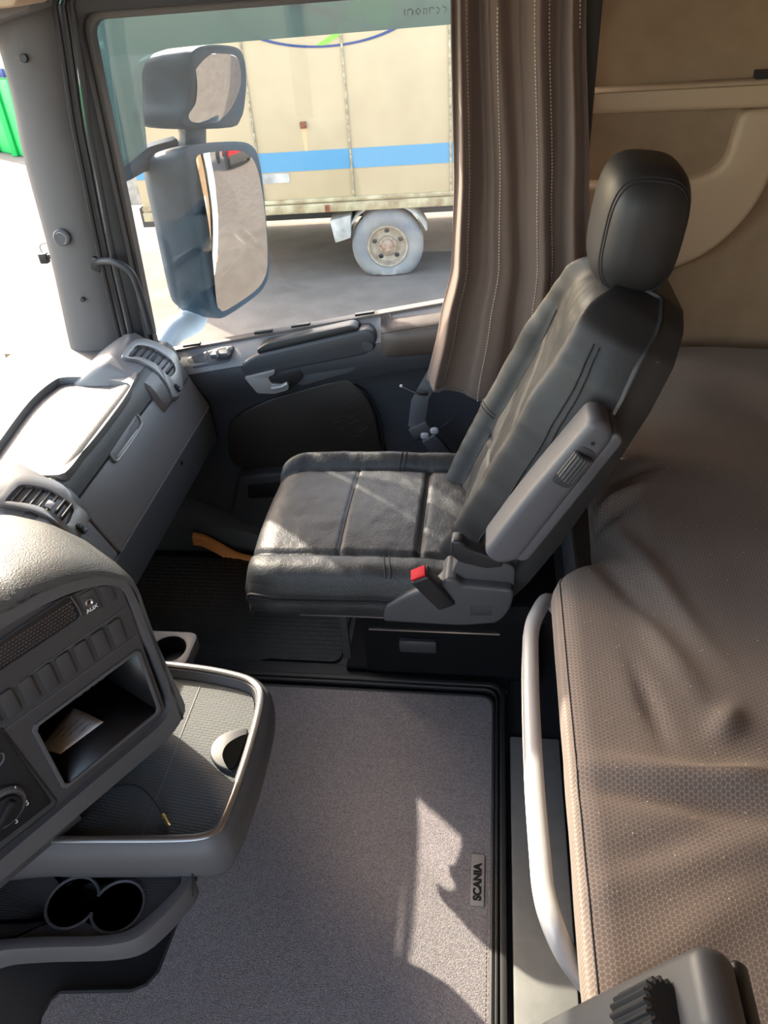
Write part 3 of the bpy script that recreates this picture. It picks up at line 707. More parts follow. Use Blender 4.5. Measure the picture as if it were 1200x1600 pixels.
# green skip and tarp
t = thing('skip', (-11.0, 17.0, -1.5), 'bright green steel skip standing on the asphalt outside', 'skip')
a, b = P(42, 246, 2, -1.5), P(-60, 225, 2, -1.5)
ux = (b-a).normalized(); un = V((-ux.y, ux.x, 0)); un = un if un.y > 0 else -un
hh = 1.35
m = MB(); b2 = a+ux*5
m.prism([a, a+V((0, 0, 0.18)), a-ux*0.15+V((0, 0, hh)), b2+V((0, 0, hh)), b2], un*2.2, 0.03)
for k in range(6): m.box(a+ux*(0.35+k*0.8)-un*0.04+V((0, 0, hh/2)), (0.12, 0.12, hh), None, 0.02)
obj('skip_body', m, green_m, t)
t2 = thing('tarpaulin', a+un*1.1+V((0, 0, hh)), 'dark teal load covered with a blue edge above the green skip', 'tarpaulin')
m = MB(); rows = []
for i in range(12):
    row = []
    for j in range(9):
        q = a+ux*(-0.2+i*0.45)+un*(j*0.28)
        row.append(q+V((0, 0, hh+0.12+1.7*math.sin(math.pi*(j+0.2)/8.4)**0.4+0.06*noise.noise(q*2))))
    rows.append(row)
m.grid(rows); obj('tarp_cover', m, teal_m, t2)
m = MB(); m.box(a+ux*2.3-un*0.02+V((0, 0, hh+0.11)), (5.0, 0.06, 0.14), Matrix.Rotation(math.atan2(ux.y, ux.x), 3, 'Z'), 0.01); obj('blue_edge', m, logo_b, t2)

# red lorry far behind, reflected in the mirror
t = thing('red_lorry', (14.0, 4.6, -1.5), 'red lorry reflected at the top of the big mirror', 'lorry', rotz=math.radians(180-10), local=True)
m = MB(); m.prism([(-1.0, -1.2, 0.6), (1.0, -1.2, 0.6), (1.05, -1.2, 1.6), (0.8, -1.2, 3.1), (-1.0, -1.2, 3.1)], (0, 2.4, 0), 0.08, 3); obj('cab', m, red_m, t)
m = MB(); m.prism([(-0.2, -1.22, 1.7), (0.85, -1.22, 1.7), (0.7, -1.22, 2.6), (-0.2, -1.22, 2.6)], (0, 2.44, 0), 0.03); m.box((1.0, 0, 2.1), (0.1, 2.1, 0.8), None, 0.03); obj('cab_window', m, plas_blk, t)
m = MB(); m.box((-2.6, 0, 0.85), (3.6, 0.9, 0.3), None, 0.03); m.box((1.02, 0, 0.55), (0.2, 2.3, 0.5), None, 0.04); obj('chassis', m, under_m, t)
for x in (0.2, -3.2):
    for y in (-1.2, 1.0):
        m = MB(); m.lathe([(0.3, 0), (0.45, 0), (0.5, 0.04), (0.5, 0.24), (0.3, 0.28)], (x, y, 0.5), (0, 1, 0), 28); wh = obj('wheel', m, under_m, t)
        m = MB(); m.lathe([(0.3, 0.03), (0.2, 0.06), (1e-4, 0.02), (1e-4, 0.2), (0.3, 0.2)], (x, y, 0.5), (0, 1, 0), 24); obj('rim', m, mud_m, wh)

# ================================================================== CURTAIN
ct = thing('curtain', (0.05, 1.72, 0.53), 'pleated brown curtain with stitched lines at the rear of the side window', 'curtain')
def interp(z, tab):
    if z >= tab[0][0]: return tab[0][1]
    for (z0, v0), (z1, v1) in zip(tab, tab[1:]):
        if z >= z1:
            t = (z0-z)/(z0-z1); t = t*t*(3-2*t)*0.4+t*0.6
            return v0+(v1-v0)*t
    return tab[-1][1]
XL = [(1.62, -0.088), (1.30, -0.088), (1.04, -0.086), (0.85, -0.095), (0.72, -0.125), (0.53, -0.168)]
XR = [(1.62, 0.13), (1.34, 0.165), (1.02, 0.20), (0.8, 0.225), (0.53, 0.23)]
def fold(s, z):
    w_ = (z-0.53)/1.09
    ph = 2*math.pi*(4.6*s + 0.35*math.sin(5.1*s+0.8) + 0.10*math.sin(3*z+7*s))
    a = 0.024*(0.75+0.35*math.sin(9*s+1))*(0.85+0.3*(1-w_))
    k = a*math.copysign(abs(math.sin(ph))**0.8, math.sin(ph)) + 0.008*math.sin(ph*2.3+z*2)*w_ + 0.004*noise.noise(V((s*9, z*3, 2)))
    return k
def cpt(s, z):
    x = interp(z, XL)+(interp(z, XR)-interp(z, XL))*(s+0.012*math.sin(2*math.pi*4.6*s+1.2))
    return V((x, 1.715+fold(s, z)+0.02*s, z))
def hem(s): return 0.565-0.045*math.sin(min(1, s*2.4)*math.pi/2)+0.006*math.sin(s*26)
NZ, NS = 60, 170
m = MB(); m.grid([[cpt(j/NS, 1.62+(hem(j/NS)-1.62)*i/NZ) for j in range(NS+1)] for i in range(NZ+1)])
cl = obj('cloth', m, curtain_m, ct, smooth=180); md = cl.modifiers.new('thick', 'SOLIDIFY'); md.thickness = 0.0025
def crest(s0):  # nearest s where the cloth comes forward
    return s0
for s0, a_, b_, mm in ((0.135, 1.6, 0.57, stitch_b), (0.36, 1.34, 0.52, stitch_m), (0.62, 1.6, 0.55, stitch_m), (0.72, 1.40, 0.55, stitch_m), (0.94, 1.6, 1.30, stitch_m)):
    m = MB(); z = a_
    while z > b_:
        p0, p1 = cpt(s0, z), cpt(s0, z-0.0038); e = 0.004
        tn_ = (cpt(s0+e, z)-cpt(s0-e, z)).cross(p1-p0).normalized()
        if tn_.y > 0: tn_ = -tn_
        m.tube([p0+tn_*0.0022, p1+tn_*0.0022], 0.0013, 5); z -= 0.0068
    obj('stitch_line', m, mm, ct)
m = MB(); pts = []
for j in range(NS+1):
    s = j/NS; q = cpt(s, hem(s)+0.014); pts.append(q+V((0, -0.0022, 0)))
m.tube(pts, 0.0008, 5); obj('hem_stitch', m, stitch_b, ct)
m = MB(); m.box((-0.2, 1.74, 1.63), (0.9, 0.03, 0.02), None, 0.004); obj('curtain_rail', m, plas_dk, ct)

# ================================================================== BUNK
# base locker and pale floor plate
m = MB(); m.box((0.60, 0.55, 0.19), (0.76, 2.55, 0.42), None, 0.012)
bk = obj('bunk_locker', m, plas_lower); tag(bk, 'blue grey locker panel carrying the bunk mattress', 'locker')
m = MB(); m.prism([V((0.062, 1.10, -0.012)), V((0.17, 1.10, -0.012)), V((0.17, -0.6, -0.012)), V((0.062, -0.6, -0.012))], (0, 0, 0.016), 0.004)
struct('trim_5', m, step_m, 'pale grey floor plate between the carpet mat and the bunk', 'trim')
m = MB()
for x, wd_, h in ((0.051, 0.012, 0.010), (0.036, 0.006, 0.006)):
    m.prism(rnd([V((-0.7, 1.235+(x-0.036), -0.012)), V((x, 1.235+(x-0.036), -0.012)), V((x, -0.6, -0.012)), V((x-wd_, -0.6, -0.012)), V((x-wd_, 1.235+(x-0.036)-wd_, -0.012)), V((-0.7, 1.235+(x-0.036)-wd_, -0.012))], [0, .04, 0, 0, .03, 0], 6), (0, 0, h+0.012), 0.002)
struct('trim_6', m, rubber, 'black rubber edging round the carpet mat', 'trim')
m = MB(); m.prism([V((-0.75, 1.30, -0.03)), V((0.06, 1.30, -0.03)), V((0.06, 1.235, -0.03)), V((-0.75, 1.235, -0.03))], (0, 0, 0.024), 0.006, 3)
struct('trim_7', m, floor_m, 'black step edge in front of the passenger footwell', 'trim')

bt = thing('bunk_mattress', (0.5, 0.55, 0.42), 'brown honeycomb cloth bunk mattress with a creased cover', 'mattress')
ZB = 0.58
def xf(y):
    if y < 0.98: return 0.112+0.012*max(0, (0.55-y))**1.5
    t = min(1, (y-0.98)/0.10); t = t*t*(3-2*t)
    return 0.112+0.085*t+0.05*max(0, y-1.1)
def bump(x, y, cx, cy, rx, ry, ang, h):
    dx, dy = x-cx, y-cy; u = dx*math.cos(ang)+dy*math.sin(ang); v_ = -dx*math.sin(ang)+dy*math.cos(ang)
    return h*math.exp(-(u/rx)**2-(v_/ry)**2)
def ztop(x, y):
    z = ZB
    z += 0.014*noise.noise(V((x*3.2, y*2.6, 1)))+0.006*noise.noise(V((x*8, y*7, 4)))
    for b in BUMPS: z += bump(x, y, *b)
    return z
def bpx(px, py): q = P(px, py, 2, ZB); return q.x, q.y
BUMPS = []
for (px, py, rx, ry, an, h) in ((1135, 1130, 0.030, 0.016, 0.9, 0.016), (1085, 1215, 0.13, 0.012, -0.10, 0.014), (1080, 1255, 0.14, 0.016, -0.12, -0.014), (1170, 1215, 0.05, 0.014, 0.15, 0.012), (1010, 880, 0.16, 0.018, -1.25, 0.012), (960, 900, 0.12, 0.016, -1.1, -0.010),
                                (960, 770, 0.06, 0.014, 0.5, 0.018), (940, 800, 0.06, 0.012, 0.6, -0.018), (985, 735, 0.05, 0.012, 0.4, -0.012), (1150, 1330, 0.12, 0.02, 0.3, 0.008), (1000, 1340, 0.10, 0.02, 0.4, -0.006), (930, 1380, 0.06, 0.02, 0.5, 0.005), (1100, 1450, 0.1, 0.025, 0.6, 0.007),
                                (1040, 1010, 0.10, 0.02, -1.3, 0.008), (1015, 1100, 0.06, 0.012, -1.4, -0.008)):
    x, y = bpx(px, py); BUMPS.append((x, y, rx, ry, an, h))
rows = []; NY = 230; NX = 90
for i in range(NY+1):
    y = -0.62+2.49*i/NY; x0 = xf(y); row = []
    sag = 0.0 if y < 1.02 else min(1, (y-1.02)/0.1)*0.035
    for zz, dx in ((0.44, 0.014), (0.47, 0.006), (0.505, 0.002), (0.53, 0.0), (0.55, 0.002)): row.append(V((x0+dx+0.002*noise.noise(V((y*9, zz*20, 0))), y, zz-sag)))
    for j in range(NX+1):
        t = (j/NX)**1.25; x = x0+0.008+t*(0.965-x0); d = x-x0
        rl = 0.022*(1-min(1, d/0.035))**2
        row.append(V((x, y, ztop(x, y)-rl-sag*max(0, 1-d/0.09))))
    rows.append(row)
m = MB(); m.grid(rows); obj('cover', m, bunk_m, bt, smooth=180)
m = MB(); pts = [V((xf(y)+0.011, y, ztop(xf(y)+0.011, y)-0.0092-(0.0 if y < 1.02 else min(1, (y-1.02)/0.1)*0.033))) for y in [-0.5+1.55*i/90 for i in range(91)]]
m.tube(pts, 0.0009, 6); obj('edge_seam', m, thread, bt)
m = MB(); m.box((0.56, 0.62, 0.43), (0.76, 2.46, 0.03)); obj('mattress_underside', m, bunk_side, bt)
# lint and crumbs on the cover
m = MB()
for k in range(150):
    px, py = random.uniform(880, 1195), random.uniform(720, 1420); x, y = bpx(px, py)
    if x < xf(y)+0.03: continue
    z = ztop(x, y)+0.0012; a = random.uniform(0, 6.28); L = random.uniform(0.0006, 0.0022)
    m.tube([V((x, y, z)), V((x+L*math.cos(a), y+L*math.sin(a), z+0.0004))], 0.00045, 4)
o = obj('lint', m, stitch_m); tag(o, 'white lint specks scattered on the bunk cover', 'lint', kind='stuff')

# rail
t = thing('bunk_rail', (0.08, 0.7, 0.44), 'grey painted tubular rail along the front edge of the bunk', 'rail')
rp = [V((0.195, 1.10, 0.375)), V((0.155, 1.068, 0.40)), P(858, 938, 2, 0.465), P(840, 958, 2, 0.482), P(830, 990, 2, 0.485), P(829, 1050, 2, 0.49), P(831, 1130, 2, 0.49), P(836, 1230, 2, 0.49), P(844, 1330, 2, 0.49), P(850, 1390, 2, 0.49), P(863, 1440, 2, 0.487), P(890, 1500, 2, 0.455), P(935, 1560, 2, 0.42), V((0.168, 0.35, 0.39)), V((0.195, 0.34, 0.375))]
m = MB(); m.tube(rp, 0.0135, 14, smooth=6); obj('tube', m, alu, t)
m = MB(); pts = [q+V((-0.0122, 0, -0.0065)) for q in catmull(rp[4:13], 6)]; m.tube(pts, 0.0022, 6); obj('rail_groove', m, silver, t)
for q in (rp[0], rp[-1]):
    m = MB(); m.box(q+V((0.009, 0, -0.01)), (0.026, 0.04, 0.05), None, 0.006); obj('rail_bracket', m, plas_blk, t)

# ================================================================== CARPET MAT
ML = [(60, 1605), (62, 1590), (78, 1562), (95, 1549), (205, 1547), (228, 1538), (246, 1518), (272, 1450), (296, 1395)]
pts = [P(x, y, 2, 0) for x, y in ML]
outl = [V((0.022, -0.55, 0)), V((0.026, 1.213, 0)), V((-0.62, 1.213, 0)), V((-0.62, 0.95, 0)), V((-0.56, 0.78, 0)), P(318, 1340, 2, 0)]+[q for q in pts[::-1]]+[V((-0.80, 0.1, 0)), V((-0.80, -0.55, 0))]
radii = [0, 0.035, 0, 0, 0, 0]+[0.0]*len(pts)+[0, 0]
outl = rnd(outl, radii, 6)
cm = thing('carpet_mat', (-0.3, 0.6, -0.012), 'grey carpet mat on the cab floor with black edging and a small tag', 'floor mat')
m = MB(); m.prism([q+V((0, 0, -0.012)) for q in outl], (0, 0, 0.012)); obj('pile', m, carpet, cm)
m = MB(); m.tube([q+V((0, 0, -0.004)) for q in outl], 0.006, 8, True); obj('edging', m, rubber, cm)
m = MB()
y = 0.4
while y < 1.18: m.tube([V((0.0145, y, 0.0008)), V((0.0145, y+0.004, 0.0008))], 0.0008, 5); y += 0.0075
obj('stitching', m, stitch_b, cm)
q = [P(737, 1334, 2, 0.001), P(760, 1335, 2, 0.001), P(755, 1419, 2, 0.001), P(731, 1417, 2, 0.001)]
xa = (q[0].x+q[3].x)/2; xb = (q[1].x+q[2].x)/2; ya = (q[2].y+q[3].y)/2; yb = (q[0].y+q[1].y)/2
m = MB(); m.prism(rnd([V((xa, ya, 0.0)), V((xb, ya, 0.0)), V((xb, yb, 0.0)), V((xa, yb, 0.0))], 0.002, 3), (0, 0, 0.0025), 0.0008); tg = obj('brand_tag', m, tag_m, cm)
mt_ = text_mb('SCANIA', 0.0205, ((xa+xb)/2+0.001, (ya+yb)/2-0.004, 0.0028), (0, 1, 0), (-1, 0, 0), 0.0004, 0.0011); obj('tag_lettering', mt_, plas_blk, tg)
m = MB(); m.tube(rnd([V((xa+.001, ya+.001, 0.0026)), V((xb-.001, ya+.001, 0.0026)), V((xb-.001, yb-.001, 0.0026)), V((xa+.001, yb-.001, 0.0026))], 0.002, 3), 0.0005, 5, True); obj('tag_border', m, plas_dk, tg)
# rubber mat in the passenger footwell
rm = [V((-0.36, 1.305, 0)), V((-0.36, 1.70, 0)), V((-1.0, 1.70, 0)), V((-1.0, 1.25, 0)), V((-0.66, 1.25, 0)), V((-0.56, 1.305, 0))]
m = MB(); m.prism([q_+V((0, 0, -0.015)) for q_ in rnd(rm, 0.03, 5)], (0, 0, 0.008), 0.002); o = obj('rubber_mat', m, rub_mat); tag(o, 'dark ribbed rubber mat in the passenger footwell', 'floor mat')
# ridged orange strip by the door step
t = thing('kick_strip', (-0.84, 1.72, 0.0), 'orange brown ridged strip on the step beside the passenger footwell', 'kick strip')
base = [P(302, 834, 1, 1.72), P(318, 837, 1, 1.72), P(340, 848, 1, 1.715), P(365, 862, 1, 1.71), P(392, 870, 1, 1.70), P(430, 874, 1, 1.70)]
m = MB(); low = [V((q_.x-0.003, q_.y, q_.z-0.035)) for q_ in base]; rows = []
for a, b in zip(catmull(base, 5), catmull(low, 5)): rows.append([a.lerp(b, k/12)+V((0, -0.007 if k % 3 == 1 else 0.0, 0)) for k in range(13)])
m.grid(rows); o = obj('ridges', m, orange_m, t); md = o.modifiers.new('thick', 'SOLIDIFY'); md.thickness = 0.01; md.offset = -1
m = MB(); m.prism([V((-1.15, 1.73, -0.02)), V((-0.3, 1.73, -0.02)), V((-0.3, 1.73, 0.02)), V((-0.6, 1.73, 0.03)), V((-0.75, 1.73, 0.08)), V((-0.9, 1.73, 0.13)), V((-1.15, 1.73, 0.13))], (0, 0.10, 0), 0.01); obj('step_body', m, plas_lower, t)

# ================================================================== PASSENGER SEAT
YC = 1.272
seat = thing('passenger_seat', (-0.1, YC, -0.03), 'black leather passenger seat with headrest and folded grey armrest', 'seat')
# cushion -----------------------------------------------------------
XF, XB = -0.470, 0.02
HW = 0.212
def groove(d, w_, h): return -h*math.exp(-(d/w_)**2)
def cz(x, t):
    z = 0.498+0.006*math.sin((x-XF)/(XB-XF)*math.pi)
    a = abs(t)
    # side bolsters
    bl = math.exp(-((a-0.178)/0.026)**2)
    z += bl*(0.026 if t > 0 else 0.004)
    z += groove(a-0.146, 0.006, 0.010)
    if a < 0.146:
        z += groove(x+0.285-0.05*0*t, 0.0035, 0.005)+groove(x+0.128, 0.005, 0.010)
        z += 0.010*(1-(a/0.146)**2)*(1 if x < -0.128 else 0.4)
    z += 0.0022*noise.noise(V((x*16, t*16, 0)))+0.0012*noise.noise(V((x*50, t*40, 3)))
    return z
rows = []; NU, NV = 90, 84
def sidefall(d): return d
for i in range(NU+1):
    u = i/NU; row = []
    for j in range(NV+1):
        s = j/NV*2-1
        x = XF+(XB-XF)*u; t = s*HW
        # front corners rounded in plan
        fr = max(0, 1-(x-XF)/0.07); hw = HW-0.030*fr**2
        t = s*hw
        z = cz(x, s*HW)
        de = max(0, (abs(s)-0.86)/0.14); z -= 0.030*(1-math.sqrt(max(0, 1-de**2)))
        df = max(0, 1-(x-XF)/0.055); z -= 0.036*(1-math.sqrt(max(0, 1-df**2)))
        row.append(V((x, YC+t, z)))
    rows.append(row)
# skirts
def ring(rows): return [r[0] for r in rows[::-1]]+rows[0][1:]+[r[-1] for r in rows[1:]]+rows[-1][::-1][1:-1]
m = MB(); m.grid(rows)
rg = ring(rows); cen = V((-0.22, YC, 0))
def off(q, k): d = (q-V((max(-0.40, min(-0.02, q.x)), YC, q.z))); d.z = 0; return q+(d.normalized()*k if d.length > 0 else V())
sk = [rg]
for dz, k in ((0.012, 0.004), (0.025, 0.006), (0.038, 0.004), (0.042, 0.002), (0.050, 0.005), (0.07, 0.006), (0.085, 0.002), (0.095, -0.012)):
    zt_ = lambda q: max(q.z-dz, 0.40)
    sk.append([V((off(q, k).x, off(q, k).y, min(q.z-0.002, 0.475)-dz*0.82)) for q in rg])
m.grid(sk, cv=True)
cu_ = obj('seat_cushion', m, leather, seat, smooth=180)
m = MB(); m.tube(sk[2], 0.0022, 6, True); m.tube([off(q, 0.0012) for q in sk[3]], 0.0018, 6, True); obj('piping', m, thread, cu_)
m = MB()
for tt in (-0.146, 0.146): m.tube([V((x, YC+tt*(1-0.14*max(0, 1-(x-XF)/0.07)**2), cz(x, tt)+0.0005-0.036*(1-math.sqrt(max(0, 1-max(0, 1-(x-XF)/0.055)**2))))) for x in [XF+0.004+0.44*k/40 for k in range(41)]], 0.0016, 6)
for xx in (-0.285, -0.128): m.tube([V((xx, YC+tt, cz(xx, tt)+0.0006)) for tt in [-0.143+0.286*k/30 for k in range(31)]], 0.0014, 6)
for xx in (-0.175, -0.185): m.tube([V((xx-0.02*(0.21-abs(tt))*8, YC+tt, cz(xx, tt)+0.001-0.030*(1-math.sqrt(max(0, 1-max(0, (abs(tt)/HW-0.86)/0.14)**2))))) for tt in [0.148+0.058*k/12 for k in range(13)]], 0.0013, 6)
for xx in (-0.175, -0.185): m.tube([V((xx-0.02*(0.21-abs(tt))*8, YC+tt, cz(xx, tt)+0.001-0.030*(1-math.sqrt(max(0, 1-max(0, (abs(tt)/HW-0.86)/0.14)**2))))) for tt in [-0.148-0.058*k/12 for k in range(13)]], 0.0013, 6)
obj('seam', m, thread, cu_)
m = MB(); m.box((-0.2, YC, 0.40), (0.44, 0.38, 0.05), None, 0.015, 3); obj('cushion_pan', m, plas_dk, cu_)

# backrest ----------------------------------------------------------
ea = V((0.42, 0, 0.907)).normalized(); en = V((-0.907, 0, 0.42)).normalized(); ey = V((0, 1, 0))
BO = V((-0.055, YC, 0.475)); LA = 0.585
def hwid(a):
    tab = [(0, 0.170), (0.06, 0.188), (0.18, 0.205), (0.34, 0.203), (0.46, 0.190), (0.53, 0.165), (0.57, 0.12), (0.585, 0.07)]
    for (a0, v0), (a1, v1) in zip(tab, tab[1:]):
        if a <= a1: t = (a-a0)/(a1-a0); return v0+(v1-v0)*t
    return tab[-1][1]
def bh(a, s):
    t = abs(s); h = 0.004
    ins = 0.54
    up = min(1, max(0, (0.50-a)/0.12))
    h += 0.042*math.exp(-((t-0.70)/0.15)**2)*(0.55+0.45*up)
    h += groove(t-ins, 0.03, 0.010)*up
    if t < ins:
        h += 0.008*math.cos(t/ins*math.pi/2)*math.sin(min(1, a/0.5)*math.pi)
        h += groove(a-0.155, 0.004, 0.006)
    h += 0.016*math.exp(-((a-0.50)/0.07)**2)*(1-0.6*t)
    h += 0.0022*noise.noise(V((a*14, s*4, 7)))+0.0012*noise.noise(V((a*45, s*9, 9)))
    return h
def bpos(a, s):
    w_ = hwid(a)
    e = max(0, (abs(s)-0.72)/0.28); ed = 0.075*(1-math.sqrt(max(0, 1-e**2)))
    tp = max(0, (a-(LA-0.07))/0.07); et = 0.06*(1-math.sqrt(max(0, 1-tp**2)))
    return BO+ea*a+ey*(s*w_)+en*(bh(a, s)-min(ed+et, 0.082))
NA, NB = 100, 80
rows = [[bpos(LA*i/NA, j/NB*2-1) for j in range(NB+1)] for i in range(NA+1)]
m = MB(); m.grid(rows); rg = ring(rows)
sk = [rg]
for dn, k in ((0.02, 0.004), (0.045, 0.006), (0.058, 0.003), (0.075, 0.006), (0.105, 0.0)):
    r2 = []
    for q in rg:
        l = q-BO; a = l.dot(ea); y_ = l.dot(ey); n0 = l.dot(en)
        ty = max(-0.16, min(0.16, y_)); ta = max(0.06, min(0.5, a)); d = ea*(a-ta)+ey*(y_-ty); d = d.normalized()*k if d.length > 1e-6 else V()
        r2.append(BO+ea*a+ey*y_+en*min(n0-0.004, -0.015-dn)+d)
    sk.append(r2)
m.grid(sk, cv=True)
br = obj('backrest', m, leather_s, seat, smooth=180)
m = MB()
for side in (-1, 1):
    for sv in (0.885, 0.915):
        m.tube([bpos(0.02+0.49*k/59, side*sv)+ey*(side*0.0012)+en*0.0004 for k in range(60)], 0.0016, 6)
for side in (-1, 1):
    m.tube([bpos(0.03+0.42*k/40, side*0.54)+en*0.0008 for k in range(41)], 0.0016, 6)
m.tube([bpos(0.155, -0.53+1.06*k/24)+en*0.0006 for k in range(25)], 0.0013, 6)
for dd in (0, 0.008): m.tube([bpos(0.19+dd+0.015*k/12, 0.56+0.36*k/12)+en*0.001 for k in range(13)], 0.0013, 6)
for dd in (0, 0.006): m.tube([bpos(0.075+dd, -0.56-0.36*k/12)+en*0.001 for k in range(13)], 0.0011, 6)
obj('seam', m, thread, br)
# rear shell
m = MB(); rows = []
for i in range(25):
    a = 0.05+0.50*i/24; w_ = hwid(min(a, 0.55))*(1.0 if a < 0.56 else 0.9)+0.004; row = []
    for j in range(19):
        ang = math.pi*j/18; y_ = -math.cos(ang)*w_; tpr = 1-0.75*max(0, (a-0.42)/0.18)**1.5; dn = -0.085-0.010*tpr-0.042*tpr*math.sin(ang)**0.6
        row.append(BO+ea*a+ey*y_+en*dn)
    row.append(BO+ea*a+ey*w_*0.96+en*-0.085); row.append(BO+ea*a+ey*-w_*0.96+en*-0.085)
    rows.append(row)
m.loft(rows); obj('back_shell', m, plas_seat, seat, smooth=50)
# headrest
hc = V((0.226, 1.30, 1.066))
rot = basis(V((0.99, 0, -0.12)).normalized(), V((0, 1, 0)), V((0.12, 0, 0.99)).normalized())
m = MB(); m.ball(hc, (0.067, 0.110, 0.099), 3.2, 56, 36, rot); hr = obj('headrest', m, leather_s, seat, smooth=180)
m = MB()
for dy, f in ((0.0, 0.97), (0.006, 0.985)):
    pts = []
    for k in range(48):
        a = k*math.tau/48; ex = 3.2
        c_, s_ = math.cos(a), math.sin(a)
        yy = -0.086+dy; f2 = (1-(abs(yy)/0.110)**ex)**(1/ex)
        p_ = V((0.067*f2*math.copysign(abs(c_)**(2/ex), c_), yy, 0.099*f2*math.copysign(abs(s_)**(2/ex), s_)))
        pts.append(hc+rot @ p_)
    m.tube(pts, 0.0016, 6, True)
obj('seam', m, thread, hr)
for yy in (-0.05, 0.05):
    m = MB(); m.tube([hc+V((0.0, yy, -0.06)), hc+V((-0.03, yy, -0.16))], 0.006, 10); obj('headrest_post', m, chrome, hr)

# armrests: the same moulding on both seats
def knob(mb, c, axis, L, r, n=18):
    a = axis.normalized(); x = a.orthogonal().normalized(); y = a.cross(x); rows = []
    for h in (-L/2, -L/2+0.002, L/2-0.002, L/2):
        e = 0.85 if abs(h) > L/2-0.001 else 1
        rows.append([c+a*h+(x*math.cos(k*math.tau/(n*4))+y*math.sin(k*math.tau/(n*4)))*r*e*(1+0.10*(1 if (k % 4) in (0, 1) else -0.3)) for k in range(n*4)])
    mb.loft(rows)
def make_armrest(parent, pv, tp_, body_mat, knob_mat, kpos, kr=0.016):
    ax = (tp_-pv).normalized(); up = V((ax.z, 0, -ax.x)); up = up if up.x < 0 else -up
    L = (tp_-pv).length
    def A(s, u_, y): return pv+ax*s+up*u_+V((0, y, 0))
    out = rnd([A(-0.028, 0.028, 0), A(L*0.55, 0.036, 0), A(L+0.025, 0.034, 0), A(L+0.035, 0.0, 0), A(L+0.01, -0.026, 0), A(-0.02, -0.020, 0), A(-0.036, 0.003, 0)], [.03, .1, .035, .03, .03, .03, .025], 7)
    m = MB(); m.prism([q+V((0, -0.036, 0)) for q in out], (0, 0.072, 0), 0.013, 5); ar = obj('armrest' if parent.name == 'passenger_seat' else 'armrest_body', m, body_mat, parent, smooth=50)
    m = MB(); out2 = rnd([A(-0.028, -0.014, 0), A(L+0.012, -0.020, 0), A(L+0.004, -0.040, 0), A(-0.022, -0.036, 0)], .012, 5)
    m.prism([q+V((0, -0.031, 0)) for q in out2], (0, 0.066, 0), 0.007, 3); obj('armrest_underside', m, plas_seat if body_mat is plas_seat else plas_blk, ar, smooth=50)
    ks, ku, ky = kpos
    m = MB(); m.prism([q+V((0, -0.037, 0)) for q in rnd([A(ks-0.036, min(ku, 0.006)+0.016, 0), A(ks+0.042, min(ku, 0.006)+0.018, 0), A(ks+0.042, min(ku, 0.006)-0.018, 0), A(ks-0.036, min(ku, 0.006)-0.018, 0)], .014, 5)], (0, 0.004, 0), 0.0015); obj('knob_recess', m, plas_dk, ar)
    m = MB(); knob(m, A(ks, ku, ky), ax, 0.050, kr); obj('adjuster_knob', m, knob_mat, ar, smooth=30)
    m = MB(); disc(m, A(ks-0.046, ku, -0.0365), 0.0028, V((0, -1, 0)), 0.0012, 0.0003); obj('screw_hole', m, plas_blk, ar)
    return ar
make_armrest(seat, V((0.158, 1.035, 0.835)), V((0.036, 1.035, 0.620)), plas_seat, plas_dk, (0.048, 0.004, -0.036))

# plastic side cover, lever, buckle, base
m = MB(); yy = 1.045
sc = [P(598, 972, 1, yy), P(600, 950, 1, yy), P(640, 928, 1, yy), P(690, 914, 1, yy), P(697, 904, 1, yy), P(712, 906, 1, yy), P(722, 915, 1, yy), P(803, 922, 1, yy), P(800, 950, 1, yy), P(780, 975, 1, yy), P(720, 979, 1, yy)]
m.prism(rnd(sc, [.01, .012, .02, .01, .006, .006, .01, .012, .02, .02, .02], 4), (0, 0.07, 0), 0.006, 3); sd = obj('side_cover', m, arm_dk, seat)  # darker than the armrest plastic: the cover's shadow is in its colour
m = MB(); m.prism(rnd([P(735, 948, 1, yy-0.001), P(768, 948, 1, yy-0.001), P(768, 962, 1, yy-0.001), P(735, 962, 1, yy-0.001)], 0.002, 3), (0, 0.004, 0), 0.001); obj('cover_plug', m, plas_dk, sd)
m = MB(); yy = 1.065
m.prism(rnd([P(718, 868, 1, yy), P(790, 880, 1, yy), P(805, 888, 1, yy), P(803, 930, 1, yy), P(700, 908, 1, yy)], .008, 4), (0, 0.07, 0), 0.006, 3); obj('hinge_cover', m, arm_dk, seat)  # shadow put into the grey here as well
m = MB(); yy = 1.04
m.prism(rnd([P(705, 846, 1, yy), P(720, 846, 1, yy), P(733, 858, 1, yy), P(784, 875, 1, yy), P(786, 887, 1, yy), P(760, 890, 1, yy), P(718, 880, 1, yy), P(703, 868, 1, yy)], .006, 4), (0, 0.03, 0), 0.005, 3); obj('recline_lever', m, plas_blk, seat)
# buckle: black body with a red press button on its slanted end
ba, bb = P(655, 897, 1, 1.035), P(690, 932, 1, 1.05); bd = (bb-ba).normalized(); bu = V((0, -1, 0)); bw = bd.cross(bu).normalized()
Rb = basis(bd, bw, bd.cross(bw))
m = MB(); m.box((ba+bb)/2+bd*0.01, ((bb-ba).length+0.02, 0.036, 0.030), Rb, 0.004, 3); bu_ = obj('belt_buckle', m, plas_blk, seat)
m = MB(); m.box(ba-bd*0.003, (0.006, 0.030, 0.024), Rb, 0.002, 2); obj('red_button', m, red_m, bu_)
